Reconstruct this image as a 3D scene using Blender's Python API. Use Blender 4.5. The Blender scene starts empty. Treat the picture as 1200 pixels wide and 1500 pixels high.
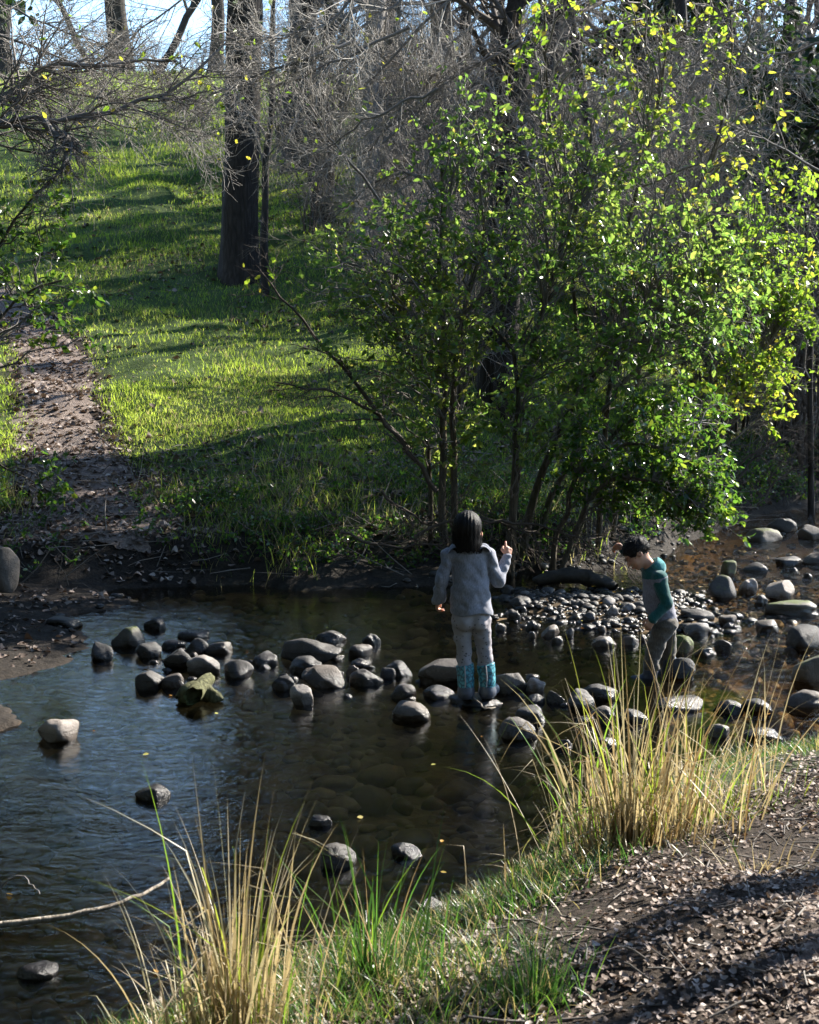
import bpy, math, random
import numpy as np
from mathutils import Vector
RNG = np.random.default_rng(11)
random.seed(11)
scene = bpy.context.scene
COL = scene.collection

# ------------------------------------------------------------------ camera geometry
FPX = 2308.0                       # focal length in photo pixels (photo 1200 x 1500)
CAMZ = 2.2
PITCH = math.atan(277.0 / FPX)
FW = np.array([0, math.cos(PITCH), -math.sin(PITCH)])
UP = np.array([0, math.sin(PITCH), math.cos(PITCH)])
RT = np.array([1.0, 0, 0])
CAM = np.array([0, 0, CAMZ])

def ray(px, py):
    return FW + RT * ((px - 600) / FPX) + UP * ((750 - py) / FPX)

def at_z(px, py, z):
    d = ray(px, py)
    return CAM + d * ((z - CAMZ) / d[2])

def at_y(px, py, y):
    d = ray(px, py)
    return CAM + d * (y / d[1])

def on_ground(px, py):
    d = ray(px, py)
    t = np.linspace(2.0, 90, 2400)
    p = CAM + d[None] * t[:, None]
    g = ground(p[:, 0], p[:, 1])
    k = np.argmax(p[:, 2] < g)
    return p[k] if p[k, 2] < g[k] else p[-1]

# ------------------------------------------------------------------ noise
def _hash(ix, iy, iz, seed):
    n = (ix.astype(np.int64) * 73856093) ^ (iy.astype(np.int64) * 19349663) ^ (iz.astype(np.int64) * 83492791) ^ (seed * 2654435761)
    n = (n ^ (n >> 13)) * 1274126177
    n = n & 0x7fffffff
    n = (n ^ (n >> 16)) * 668265263
    return ((n & 0xffffff) / float(0xffffff)) * 2 - 1

def vnoise(p, seed=0):
    i = np.floor(p).astype(np.int64)
    f = p - i
    u = f * f * f * (f * (f * 6 - 15) + 10)
    out = 0
    for dx in (0, 1):
        wx = u[..., 0] if dx else 1 - u[..., 0]
        for dy in (0, 1):
            wy = u[..., 1] if dy else 1 - u[..., 1]
            for dz in (0, 1):
                wz = u[..., 2] if dz else 1 - u[..., 2]
                out = out + wx * wy * wz * _hash(i[..., 0] + dx, i[..., 1] + dy, i[..., 2] + dz, seed)
    return out

def fbm(p, oct=4, seed=0):
    a, s, out = 1.0, 1.0, 0
    for k in range(oct):
        out = out + a * vnoise(p * s + 17.3 * k, seed + k)
        a *= .5
        s *= 2.03
    return out

def n2(x, y, f, seed=0, oct=3):
    p = np.stack([np.asarray(x) * f, np.asarray(y) * f, np.zeros_like(np.asarray(x, float))], -1)
    return fbm(p, oct, seed)

def sstep(a, b, x):
    t = np.clip((x - a) / (b - a), 0, 1)
    return t * t * (3 - 2 * t)

# ------------------------------------------------------------------ terrain
def y_far(x):
    return np.interp(x, [-60, -8, -3.3, -1, .5, 1.5, 2.3, 3.0, 3.8, 4.8, 7, 12, 60],
                     [11, 12.2, 12.6, 12.9, 13.3, 13.8, 14.4, 15.8, 17.2, 18.4, 19.6, 21, 32])

def y_near(x):
    return np.interp(x, [-60, -4, -.79, 0, .49, .76, 1.5, 2.2, 5, 12, 60],
                     [-60, 1.2, 4.94, 5.48, 6.2, 6.9, 7.6, 8.1, 9.6, 11.5, 18])

def lands(x, y):
    w = n2(x, y, 1.3, 5) * .14
    dn = (y_near(x) - y) * .75 + w
    df = (y - y_far(x)) * .92 + w * 1.4
    dl = np.minimum((-2.38 - x) * 1.0, (y - 8.35) * .9) + w * 1.8
    return dn, df, dl

def ground(x, y):
    x = np.asarray(x, float); y = np.asarray(y, float)
    dn, df, dl = lands(x, y)
    hn = np.interp(dn, [0, .15, .5, 1.2, 2.2, 4, 10, 60], [0, .09, .22, .42, .52, .62, .8, 1.5])
    hl = np.interp(df, [0, .25, .7, 2.7, 5.2, 9.2, 13, 22, 32, 80, 90, 110, 400],
                   [0, .10, .34, .70, 1.22, 2.0, 3.0, 5.6, 8.5, 17.4, 18.0, 16, 8])
    hr = np.interp(df, [0, .3, 1.2, 3, 8, 15, 30, 40, 60, 400],
                   [0, .2, .8, 1.25, 1.8, 2.7, 5.6, 7.6, 8.6, 8])
    k = sstep(2.5, 9.0, x - (y - 14) * .12)
    hf = hl * (1 - k) + hr * k
    hd = np.interp(dl, [0, .2, .6, 3, 50], [0, .03, .07, .25, 3])
    land = np.maximum(np.maximum(dn, df), dl)
    wet = -.055 - .22 * sstep(0, 1.1, -land) + n2(x, y, 2.2, 9) * .04
    z = np.where(land > 0, np.maximum(np.maximum(np.where(dn > 0, hn, -9), np.where(df > 0, hf, -9)), np.where(dl > 0, hd, -9)), wet)
    # gravel bar between the two children
    r2 = ((x - 1.55) / 1.35) ** 2 + ((y - 12.1) / 1.35) ** 2 + n2(x, y, 2.0, 3) * .35
    bar = .035 - .11 * r2
    z = np.maximum(z, np.where(r2 < 2.2, bar, -9))
    # riffle shelf upstream
    r3 = ((x - 3.1) / 1.3) ** 2 + ((y - 12.5) / 4.2) ** 2
    z = np.maximum(z, np.where(r3 < 2, -.10 - .06 * r3, -9))
    amp = .012 + .05 * sstep(.2, 3, land) + .12 * sstep(8, 30, df)
    z = z + n2(x, y, .9, 21) * amp + n2(x, y, 5.0, 22, 2) * .012
    return z

def path_u(x, y):
    """signed position across the dirt path on the hill, 0 at the centre, 1 at the edge"""
    cx = np.interp(y, [12, 14.5, 16.5, 18.5, 21, 23.5, 27, 34], [-2.7, -2.9, -3.65, -4.15, -4.75, -5.7, -7.8, -13])
    wd = np.interp(y, [12, 14.5, 16.5, 19, 23, 30], [1.2, .8, .58, .52, .5, .5])
    return (x - cx) / wd + n2(x, y, 1.6, 31) * .28

# ------------------------------------------------------------------ object helpers
def mesh_data(name, V, F, mat=None, smooth=True, attrs=None, mats=None, midx=None):
    me = bpy.data.meshes.new(name)
    V = np.asarray(V, np.float32).reshape(-1, 3)
    F = [np.asarray(f, np.int32) for f in (F if isinstance(F, (list, tuple)) else [F]) if len(f)]
    me.vertices.add(len(V)); me.vertices.foreach_set('co', V.ravel())
    loops = np.concatenate([f.ravel() for f in F])
    tot = np.concatenate([np.full(len(f), f.shape[1], np.int32) for f in F])
    start = np.concatenate([[0], np.cumsum(tot)[:-1]]).astype(np.int32)
    me.loops.add(len(loops)); me.loops.foreach_set('vertex_index', loops)
    me.polygons.add(len(tot)); me.polygons.foreach_set('loop_start', start)
    try:
        me.polygons.foreach_set('loop_total', tot)
    except Exception:
        pass
    for m in (mats or ([mat] if mat else [])):
        me.materials.append(m)
    if midx is not None:
        me.polygons.foreach_set('material_index', np.asarray(midx, np.int32))
    me.update(calc_edges=True)
    if smooth:
        me.polygons.foreach_set('use_smooth', np.ones(len(tot), bool))
    for k, v in (attrs or {}).items():
        a = me.attributes.new(k, 'FLOAT', 'POINT')
        a.data.foreach_set('value', np.asarray(v, np.float32))
    me.validate()
    return me

def obj(name, V=None, F=None, mat=None, parent=None, data=None, **kw):
    me = data or mesh_data(name, V, F, mat, **kw)
    o = bpy.data.objects.new(name, me); COL.objects.link(o)
    if parent is not None:
        o.parent = parent
    return o

def tag(o, label=None, cat=None, group=None, kind=None):
    if label: o['label'] = label
    if cat: o['category'] = cat
    if group: o['group'] = group
    if kind: o['kind'] = kind
    return o

def thing(name, label, cat, loc=(0, 0, 0), group=None, rz=0, scale=1):
    o = bpy.data.objects.new(name, None); COL.objects.link(o)
    o.location = loc; o.rotation_euler = (0, 0, rz)
    o.scale = (scale,) * 3 if np.isscalar(scale) else scale
    o.empty_display_size = .1
    return tag(o, label, cat, group)

def dup(root, loc, rz=0, scale=1, label=None, group=None, tilt=(0, 0)):
    r = root.copy(); COL.objects.link(r)
    r.location = loc; r.rotation_euler = (tilt[0], tilt[1], rz)
    r.scale = (scale,) * 3 if np.isscalar(scale) else scale
    if label: r['label'] = label
    if group: r['group'] = group
    for ch in list(root.children):
        c = ch.copy(); COL.objects.link(c); c.parent = r
    return r

class Acc:
    """collects pieces of geometry into one mesh"""
    def __init__(s): s.V = []; s.F = {}; s.n = 0; s.A = []; s.M = {}
    def add(s, V, F, a=None, m=0):
        V = np.asarray(V, float).reshape(-1, 3)
        for f in (F if isinstance(F, (list, tuple)) else [F]):
            f = np.asarray(f)
            if len(f):
                s.F.setdefault(f.shape[1], []).append(f + s.n)
                s.M.setdefault(f.shape[1], []).append(np.full(len(f), m))
        s.V.append(V); s.n += len(V)
        s.A.append(np.zeros(len(V)) if a is None else np.broadcast_to(a, (len(V),)))
    def build(s, name, mat=None, parent=None, origin=None, **kw):
        V = np.concatenate(s.V)
        if origin is not None: V = V - np.asarray(origin)
        ks = sorted(s.F)
        F = [np.concatenate(s.F[k]) for k in ks]
        mi = np.concatenate([np.concatenate(s.M[k]) for k in ks])
        if kw.get('mats') is not None: kw['midx'] = mi
        return obj(name, V, F, mat, parent, attrs={'rnd': np.concatenate(s.A)}, **kw)

def norm(v):
    return v / (np.linalg.norm(v, axis=-1, keepdims=True) + 1e-9)

def tubes(P, R, sides=4, cap=True):
    """P (n,K,3) centre lines, R (n,K) radii -> V, F, per-vertex index of tube"""
    P = np.asarray(P, float); R = np.asarray(R, float)
    n, K, _ = P.shape
    T = np.empty_like(P)
    T[:, 1:-1] = P[:, 2:] - P[:, :-2]; T[:, 0] = P[:, 1] - P[:, 0]; T[:, -1] = P[:, -1] - P[:, -2]
    T = norm(T)
    ref = np.where(np.abs(T[:, :1, 2:3]) > .8, np.array([1., 0, 0]), np.array([0, 0, 1.]))
    ref = np.broadcast_to(ref, T.shape)
    A = norm(np.cross(T, ref)); B = np.cross(T, A)
    th = np.arange(sides) * 2 * np.pi / sides
    V = P[:, :, None] + R[:, :, None, None] * (A[:, :, None] * np.cos(th)[:, None] + B[:, :, None] * np.sin(th)[:, None])
    base = (np.arange(n) * K * sides)[:, None, None]
    k = np.arange(K - 1)[None, :, None] * sides
    j = np.arange(sides)[None, None]
    j2 = (j + 1) % sides
    F = np.stack([base + k + j, base + k + j2, base + k + sides + j2, base + k + sides + j], -1).reshape(-1, 4)
    ids = np.repeat(np.arange(n), K * sides)
    return V.reshape(-1, 3), F, ids

def grow(P, R, n, t0, t1, ang, ratio, K=4, bend=.15, up=0., grav=0., rr=.55, rng=RNG, rmin=.0012, taper=.35, absL=None):
    N, Kp, _ = P.shape
    idx = np.repeat(np.arange(N), n)
    M = len(idx)
    tf = rng.uniform(t0, t1, M)
    t = tf * (Kp - 1) * .9999
    i = t.astype(int); f = (t - i)[:, None]
    pos = P[idx, i] * (1 - f) + P[idx, i + 1] * f
    tan = norm(P[idx, i + 1] - P[idx, i])
    r = R[idx, i] * (1 - f[:, 0]) + R[idx, i + 1] * f[:, 0]
    v = rng.normal(size=(M, 3)); v -= (v * tan).sum(1, keepdims=True) * tan; v = norm(v)
    a = rng.uniform(ang[0], ang[1], M)[:, None]
    d = tan * np.cos(a) + v * np.sin(a); d[:, 2] += up; d = norm(d)
    plen = np.linalg.norm(np.diff(P, axis=1), axis=2).sum(1)
    L = (plen[idx] if absL is None else absL) * rng.uniform(ratio[0], ratio[1], M) * (1.15 - .5 * tf)
    out = np.empty((M, K, 3)); out[:, 0] = pos
    for k in range(1, K):
        out[:, k] = out[:, k - 1] + d * (L / (K - 1))[:, None]
        d = d + rng.normal(size=(M, 3)) * bend; d[:, 2] += grav; d = norm(d)
    r0 = np.maximum(r * rr, rmin)
    RR = np.maximum(r0[:, None] * np.linspace(1, taper, K)[None], rmin * .8)
    return out, RR

def leafmesh(pos, dr, size, rng=RNG, wid=.55, fold=.25, flat=None):
    """leaves as folded two-quad blades"""
    n = len(pos)
    d = norm(dr)
    nr = rng.normal(size=(n, 3)); nr[:, 2] += .9 if flat is None else flat
    nr -= (nr * d).sum(1, keepdims=True) * d; nr = norm(nr)
    s = np.cross(d, nr)
    size = np.broadcast_to(size, (n,))[:, None]
    w = size * wid * .5
    fo = w * fold * rng.uniform(-.3, 1.6, (n, 1))
    dro = size * rng.uniform(-.02, .25, (n, 1))
    b = pos
    L1 = pos + d * size * .33 + s * w + nr * fo
    R1 = pos + d * size * .33 - s * w + nr * fo
    L2 = pos + d * size * .72 + s * w * .72 + nr * (fo * .6 - dro * .5)
    R2 = pos + d * size * .72 - s * w * .72 + nr * (fo * .6 - dro * .5)
    t = pos + d * size - nr * dro
    V = np.stack([b, L1, L2, t, R2, R1], 1).reshape(-1, 3)
    o = (np.arange(n) * 6)[:, None]
    F = np.concatenate([o + np.array([[0, 3, 2, 1]]), o + np.array([[0, 5, 4, 3]])])
    return V, F, np.repeat(np.arange(n), 6)

def curlleaf(pos, az, size, rng=RNG):
    """dead leaves: small grids curled along both directions"""
    n = len(pos); nu, nv = 5, 3
    u = np.linspace(0, 1, nu); v = np.linspace(-1, 1, nv)
    U, W = np.meshgrid(u, v, indexing='ij')
    prof = np.sin(np.pi * np.clip(U * .92 + .04, 0, 1)) ** .7
    wid = rng.uniform(.28, .48, (n, 1, 1)); cu = rng.uniform(-.9, 1.6, (n, 1, 1)); cv = rng.uniform(.2, 1.5, (n, 1, 1)); tw = rng.normal(size=(n, 1, 1)) * .8
    y = W * prof * wid + rng.normal(size=(n, nu, nv)) * .025
    z = cv * y * y * 1.8 + cu * (U - .5) ** 2 * .9 + tw * y * (U - .5) + rng.normal(size=(n, nu, nv)) * .02
    z = z - z.min(axis=(1, 2), keepdims=True)
    L = np.stack([np.broadcast_to(U - .5, y.shape), y, z], -1) * size[:, None, None, None]
    c, s_ = np.cos(az)[:, None, None], np.sin(az)[:, None, None]
    a = rng.normal(size=(n, 1, 1)) * .35
    X = L[..., 0] * c - L[..., 1] * s_; Y = L[..., 0] * s_ + L[..., 1] * c; Z = L[..., 2] + a * L[..., 1]
    V = np.stack([X, Y, Z], -1) + np.asarray(pos)[:, None, None]
    q = np.arange(nu * nv).reshape(nu, nv)
    f = np.stack([q[:-1, :-1], q[1:, :-1], q[1:, 1:], q[:-1, 1:]], -1).reshape(-1, 4)
    F = ((np.arange(n) * nu * nv)[:, None, None] + f[None]).reshape(-1, 4)
    return V.reshape(-1, 3), F, np.repeat(np.arange(n), nu * nv)

def blades(base, h, az, lean, curve, w, K=5, kink=None, rng=RNG, twist=0.5):
    """grass blades: strips that bend over. returns V, F list, blade index per vertex"""
    n = len(base)
    S = np.linspace(0, 1, K)
    hd = np.stack([np.cos(az), np.sin(az), np.zeros(n)], 1)
    P = np.empty((n, K, 3)); P[:, 0] = base
    for k in range(1, K):
        s = (k - .5) / (K - 1)
        th = lean + curve * s ** 1.6
        if kink is not None:
            th = th + np.where(s > kink[0], kink[1], 0)
        P[:, k] = P[:, k - 1] + (h / (K - 1))[:, None] * (hd * np.sin(th)[:, None] + np.array([0, 0, 1.]) * np.cos(th)[:, None])
    wa = az + np.pi / 2 + rng.normal(size=n) * twist
    wd = np.stack([np.cos(wa), np.sin(wa), np.zeros(n)], 1)
    prof = np.clip(np.minimum(.55 + S * 1.5, (1 - S) * 1.7), 0, 1)
    W = (w[:, None] * prof[None])[:, :, None] * .5
    Lf = P - wd[:, None] * W; Rt = P + wd[:, None] * W
    V = np.stack([Lf, Rt], 2)[:, :K - 1].reshape(n, -1, 3)
    V = np.concatenate([V, P[:, -1:]], 1)
    m = 2 * (K - 1) + 1
    o = (np.arange(n) * m)[:, None, None]
    k = (np.arange(K - 2) * 2)[None, :, None]
    Q = (o + k + np.array([0, 1, 3, 2])[None, None]).reshape(-1, 4)
    Tr = (o[:, 0] + np.array([[2 * (K - 2), 2 * (K - 2) + 1, 2 * (K - 1)]]))
    return V.reshape(-1, 3), [Q, Tr], np.repeat(np.arange(n), m)

# ------------------------------------------------------------------ materials
def new_mat(name):
    m = bpy.data.materials.new(name); m.use_nodes = True
    nt = m.node_tree; nt.nodes.clear()
    return m, nt

class NB:
    def __init__(s, nt): s.nt = nt
    def n(s, t, **kw):
        nd = s.nt.nodes.new(t)
        ins = kw.pop('ins', {})
        for k, v in kw.items(): setattr(nd, k, v)
        for k, v in ins.items():
            if isinstance(v, bpy.types.NodeSocket): s.nt.links.new(v, nd.inputs[k])
            else: nd.inputs[k].default_value = v
        return nd
    def ramp(s, fac, stops, interp='LINEAR'):
        nd = s.nt.nodes.new('ShaderNodeValToRGB'); cr = nd.color_ramp; cr.interpolation = interp
        while len(cr.elements) < len(stops): cr.elements.new(.5)
        for e, (p, c) in zip(cr.elements, stops):
            e.position = p; e.color = (*c, 1) if len(c) == 3 else c
        s.nt.links.new(fac, nd.inputs[0]); return nd.outputs[0]
    def noise(s, scale, detail=4, rough=.6, vec=None, out='Fac', dist=0.):
        nd = s.n('ShaderNodeTexNoise', ins={'Scale': scale, 'Detail': detail, 'Roughness': rough, 'Distortion': dist})
        if vec is not None: s.nt.links.new(vec, nd.inputs['Vector'])
        return nd.outputs[out]
    def math(s, op, a, b=0., c=0.):
        nd = s.n('ShaderNodeMath', operation=op)
        for i, v in enumerate((a, b, c)):
            if isinstance(v, bpy.types.NodeSocket): s.nt.links.new(v, nd.inputs[i])
            else: nd.inputs[i].default_value = v
        return nd.outputs[0]
    def mix(s, fac, a, b, blend='MIX'):
        nd = s.n('ShaderNodeMix', data_type='RGBA', blend_type=blend)
        for i, v in ((0, fac), (6, a), (7, b)):
            if isinstance(v, bpy.types.NodeSocket): s.nt.links.new(v, nd.inputs[i])
            else: nd.inputs[i].default_value = v if i == 0 else (*v, 1)
        return nd.outputs[2]
    def bump(s, h, strength=.3, dist=.02, normal=None):
        nd = s.n('ShaderNodeBump', ins={'Strength': strength, 'Distance': dist, 'Height': h})
        if normal is not None: s.nt.links.new(normal, nd.inputs['Normal'])
        return nd.outputs[0]
    def obj(s): return s.n('ShaderNodeTexCoord').outputs['Object']
    def attr(s, name): return s.n('ShaderNodeAttribute', attribute_name=name).outputs['Fac']
    def pos(s): return s.n('ShaderNodeNewGeometry').outputs['Position']
    def out(s, sh): s.nt.links.new(sh, s.n('ShaderNodeOutputMaterial').inputs['Surface'])

def leafy(name, stops, trans, tfac=.45, rough=.4, spec=.5, gl=0.):
    """thin leaf: glossy diffuse front + light coming through"""
    m, nt = new_mat(name); b = NB(nt)
    r = b.attr('rnd')
    c = b.ramp(r, stops)
    tc = b.ramp(r, trans)
    p = b.n('ShaderNodeBsdfPrincipled', ins={'Base Color': c, 'Roughness': rough, 'Specular IOR Level': spec})
    t = b.n('ShaderNodeBsdfTranslucent', ins={'Color': tc})
    mx = b.n('ShaderNodeMixShader', ins={0: tfac, 1: p.outputs[0], 2: t.outputs[0]})
    b.out(mx.outputs[0]); return m

def plain(name, col, rough=.7, bump=None, var=.25, scale=30, spec=.3, sheen=0.):
    m, nt = new_mat(name); b = NB(nt)
    nz = b.noise(scale, 5, .65, b.obj())
    c = b.ramp(nz, [(.25, tuple(x * (1 - var) for x in col)), (.75, tuple(min(1, x * (1 + var)) for x in col))])
    ins = {'Base Color': c, 'Roughness': rough, 'Specular IOR Level': spec}
    p = b.n('ShaderNodeBsdfPrincipled', ins=ins)
    if sheen: p.inputs['Sheen Weight'].default_value = sheen
    if bump: nt.links.new(b.bump(nz, bump, .01), p.inputs['Normal'])
    b.out(p.outputs[0]); return m

def bark_mat(name, dark, light, scale=6., stretch=.18, moss=None):
    m, nt = new_mat(name); b = NB(nt)
    mp = b.n('ShaderNodeMapping', ins={'Vector': b.obj(), 'Scale': (1, 1, stretch)})
    nz = b.noise(scale * 3, 8, .7, mp.outputs[0], dist=.6)
    vo = b.n('ShaderNodeTexVoronoi', feature='DISTANCE_TO_EDGE', ins={'Vector': mp.outputs[0], 'Scale': scale * 2.5})
    h = b.math('ADD', b.math('MULTIPLY', b.math('MINIMUM', vo.outputs['Distance'], .25), .9), b.math('ADD', nz, .12))
    c = b.ramp(h, [(.35, dark), (.75, tuple((a + q) / 2 for a, q in zip(dark, light))), (1., light)])
    if moss:
        c = b.mix(b.ramp(b.noise(1.3, 4, .6, b.obj()), [(.5, (0, 0, 0)), (.64, (1, 1, 1))]), c, moss)
    p = b.n('ShaderNodeBsdfPrincipled', ins={'Base Color': c, 'Roughness': .85, 'Specular IOR Level': .25, 'Normal': b.bump(h, .9, .03)})
    b.out(p.outputs[0]); return m

MAT = {}
def make_materials():
    # ground: soil, leaf mould and moss-green under the grass; pebbly brown under water
    m, nt = new_mat('ground'); b = NB(nt)
    pos = b.pos()
    g = b.attr('grassy'); bed = b.attr('bed'); mud = b.attr('mud')
    n1 = b.noise(2.1, 6, .65, pos); n2_ = b.noise(28, 6, .7, pos); n3 = b.noise(.6, 4, .6, pos)
    soil = b.ramp(n2_, [(.3, (.018, .014, .010)), (.52, (.044, .033, .025)), (.75, (.11, .085, .066))])
    grn = b.ramp(b.math('ADD', b.math('MULTIPLY', n1, .5), b.math('MULTIPLY', n2_, .5)), [(.3, (.030, .045, .012)), (.6, (.06, .10, .02)), (.8, (.11, .12, .04))])
    c = b.mix(g, soil, grn)
    vo = b.n('ShaderNodeTexVoronoi', ins={'Vector': pos, 'Scale': 11., 'Randomness': 1.})
    sp = b.ramp(vo.outputs['Color'], [(.1, (.11, .072, .032)), (.5, (.27, .175, .076)), (.9, (.42, .29, .145))])
    silt = b.mix(b.ramp(n1, [(.4, (0, 0, 0)), (.6, (1, 1, 1))]), sp, (.21, .132, .056))
    c = b.mix(bed, c, silt)
    c = b.mix(mud, c, b.ramp(n2_, [(.3, (.010, .008, .006)), (.7, (.034, .027, .021))]))
    h = b.math('ADD', n2_, b.math('MULTIPLY', vo.outputs['Distance'], b.math('MULTIPLY', bed, -.6)))
    ro = b.math('SUBTRACT', .95, b.math('MULTIPLY', mud, .08))
    p = b.n('ShaderNodeBsdfPrincipled', ins={'Base Color': c, 'Roughness': ro, 'Specular IOR Level': .25, 'Normal': b.bump(h, .8, .04)})
    b.out(p.outputs[0]); MAT['ground'] = m
    # paths
    m, nt = new_mat('path_dirt'); b = NB(nt); pos = b.pos()
    a = b.noise(16, 7, .72, pos); d = b.noise(75, 4, .7, pos)
    c = b.ramp(b.math('ADD', b.math('MULTIPLY', a, .5), b.math('MULTIPLY', d, .5)), [(.34, (.09, .068, .056)), (.5, (.22, .175, .15)), (.66, (.36, .30, .26))])
    p = b.n('ShaderNodeBsdfPrincipled', ins={'Base Color': c, 'Roughness': .95, 'Specular IOR Level': .2, 'Normal': b.bump(d, .8, .03)})
    b.out(p.outputs[0]); MAT['path'] = m
    # water
    m, nt = new_mat('creek_water'); b = NB(nt); pos = b.pos()
    rif = b.attr('riffle')
    mp = b.n('ShaderNodeMapping', ins={'Vector': pos, 'Scale': (1., 1.25, 1.), 'Rotation': (0, 0, .5)})
    w1 = b.noise(3.2, 3, .55, mp.outputs[0], dist=.8); w2 = b.noise(17, 4, .65, mp.outputs[0], dist=1.0); w3 = b.noise(9, 5, .6, mp.outputs[0], dist=1.6)
    calm = b.math('ADD', b.math('MULTIPLY', w1, .007), b.math('MULTIPLY', w2, .0021))
    fast = b.math('ADD', b.math('MULTIPLY', w1, .10), b.math('MULTIPLY', w3, .16))
    h = b.math('ADD', calm, b.math('MULTIPLY', fast, rif))
    nm = b.bump(h, 1.0, 1.0)
    fr = b.n('ShaderNodeFresnel', ins={'IOR': 1.33, 'Normal': nm})
    gl = b.n('ShaderNodeBsdfGlossy', ins={'Color': (1, 1, 1, 1), 'Roughness': .02, 'Normal': nm})
    tr = b.n('ShaderNodeBsdfTransparent', ins={'Color': (.84, .72, .52, 1)})
    mx = b.n('ShaderNodeMixShader', ins={0: fr.outputs[0], 1: tr.outputs[0], 2: gl.outputs[0]})
    b.out(mx.outputs[0]); MAT['water'] = m
    # stones
    def stone(name, cols, moss=0., scale=9.):
        m, nt = new_mat(name); b = NB(nt); o = b.obj(); pos = b.pos()
        inf = b.n('ShaderNodeObjectInfo').outputs['Random']
        off = b.n('ShaderNodeVectorMath', operation='ADD', ins={0: o})
        cmb = b.n('ShaderNodeCombineXYZ', ins={0: b.math('MULTIPLY', inf, 37.), 1: inf, 2: b.math('MULTIPLY', inf, 11.)})
        nt.links.new(cmb.outputs[0], off.inputs[1]); v = off.outputs[0]
        a = b.noise(scale, 7, .65, v); d = b.noise(scale * 9, 5, .75, v); e = b.noise(scale * .35, 3, .5, v)
        c = b.ramp(b.math('ADD', b.math('MULTIPLY', a, .6), b.math('MULTIPLY', d, .4)), [(.33, cols[0]), (.52, cols[1]), (.7, cols[2])])
        c = b.mix(b.ramp(e, [(.45, (0, 0, 0)), (.62, (.55, .55, .55))]), c, cols[1])
        hs = b.n('ShaderNodeHueSaturation', ins={'Value': b.math('ADD', .72, b.math('MULTIPLY', inf, .6)), 'Color': c, 'Saturation': b.math('ADD', .5, b.math('MULTIPLY', inf, .8))})
        c = hs.outputs[0]
        z = b.n('ShaderNodeSeparateXYZ', ins={0: pos}).outputs['Z']
        wet = b.ramp(b.math('ADD', z, b.math('MULTIPLY', a, .05)), [(.065, (1, 1, 1)), (.115, (0, 0, 0))])
        c = b.mix(wet, c, b.mix(1., c, (.34, .31, .28), 'MULTIPLY'))
        if moss:
            nz = b.n('ShaderNodeSeparateXYZ', ins={0: b.n('ShaderNodeNewGeometry').outputs['Normal']}).outputs['Z']
            mk = b.ramp(b.math('ADD', b.math('MULTIPLY', nz, .45), b.math('ADD', a, b.math('MULTIPLY', b.math('SUBTRACT', d, .5), .8))), [(1.02 - moss * .4, (0, 0, 0)), (1.2 - moss * .4, (1, 1, 1))])
            c = b.mix(mk, c, b.ramp(d, [(.3, (.022, .035, .006)), (.7, (.11, .14, .022))]))
        ro = b.math('SUBTRACT', .68, b.math('MULTIPLY', wet, .45))
        p = b.n('ShaderNodeBsdfPrincipled', ins={'Base Color': c, 'Roughness': ro, 'Specular IOR Level': .45, 'Normal': b.bump(b.math('ADD', d, b.math('MULTIPLY', a, 2.)), .55, .012)})
        b.out(p.outputs[0]); return m
    MAT['stone'] = stone('river_stone', [(.04, .034, .029), (.09, .077, .066), (.18, .16, .142)])
    MAT['stone_dark'] = stone('dark_river_stone', [(.022, .020, .019), (.048, .044, .041), (.10, .092, .086)])
    MAT['stone_pale'] = stone('pale_river_stone', [(.12, .10, .085), (.24, .21, .185), (.42, .38, .34)])
    MAT['stone_moss'] = stone('mossy_river_stone', [(.045, .04, .033), (.09, .08, .065), (.17, .155, .13)], moss=.5)
    MAT['stone_moss2'] = stone('very_mossy_river_stone', [(.05, .045, .035), (.10, .09, .07), (.2, .18, .15)], moss=1.3)
    # bark
    MAT['bark'] = bark_mat('dark_bark', (.010, .008, .007), (.060, .050, .042))
    MAT['bark_grey'] = bark_mat('grey_bark', (.09, .08, .072), (.42, .39, .36), scale=4)
    MAT['bark_far'] = bark_mat('far_bark', (.012, .010, .009), (.062, .054, .05), scale=3)
    MAT['stem'] = bark_mat('shrub_stem_bark', (.035, .028, .02), (.17, .14, .10), scale=14, moss=(.045, .055, .02))
    MAT['twig'] = plain('bare_twigs', (.17, .153, .137), .75, var=.5, scale=4)
    MAT['twig_pale'] = plain('pale_twigs', (.26, .24, .21), .6, var=.5, scale=3)
    MAT['twig_dark'] = plain('brown_twigs', (.085, .066, .052), .8, var=.4, scale=5)
    MAT['log'] = bark_mat('mossy_log', (.03, .03, .015), (.17, .17, .08), scale=8, moss=(.10, .14, .03))
    MAT['stick'] = bark_mat('weathered_stick', (.16, .13, .10), (.5, .44, .36), scale=10)
    # foliage
    MAT['leaf'] = leafy('green_shrub_leaves', [(0, (.020, .050, .012)), (.5, (.040, .085, .018)), (.85, (.075, .12, .02)), (1, (.20, .19, .03))],
                        [(0, (.15, .31, .05)), (.5, (.31, .49, .08)), (.85, (.46, .57, .11)), (1, (.66, .58, .12))], .55, .28, .6)
    MAT['leaf_low'] = leafy('dark_glossy_leaves', [(0, (.018, .045, .014)), (.6, (.03, .07, .02)), (1, (.08, .12, .025))],
                        [(0, (.08, .22, .03)), (.6, (.18, .36, .035)), (1, (.4, .50, .05))], .42, .26, .65)
    MAT['leaf_yel'] = leafy('yellowing_leaves', [(0, (.04, .085, .015)), (.6, (.075, .12, .02)), (1, (.20, .17, .03))],
                        [(0, (.24, .44, .04)), (.6, (.42, .58, .05)), (1, (.66, .56, .07))], .55, .4, .4)
    MAT['leaf_oak'] = leafy('evergreen_leaves', [(0, (.014, .026, .010)), (1, (.045, .065, .02))], [(0, (.02, .05, .01)), (1, (.06, .12, .02))], .25, .4, .4)
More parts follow.
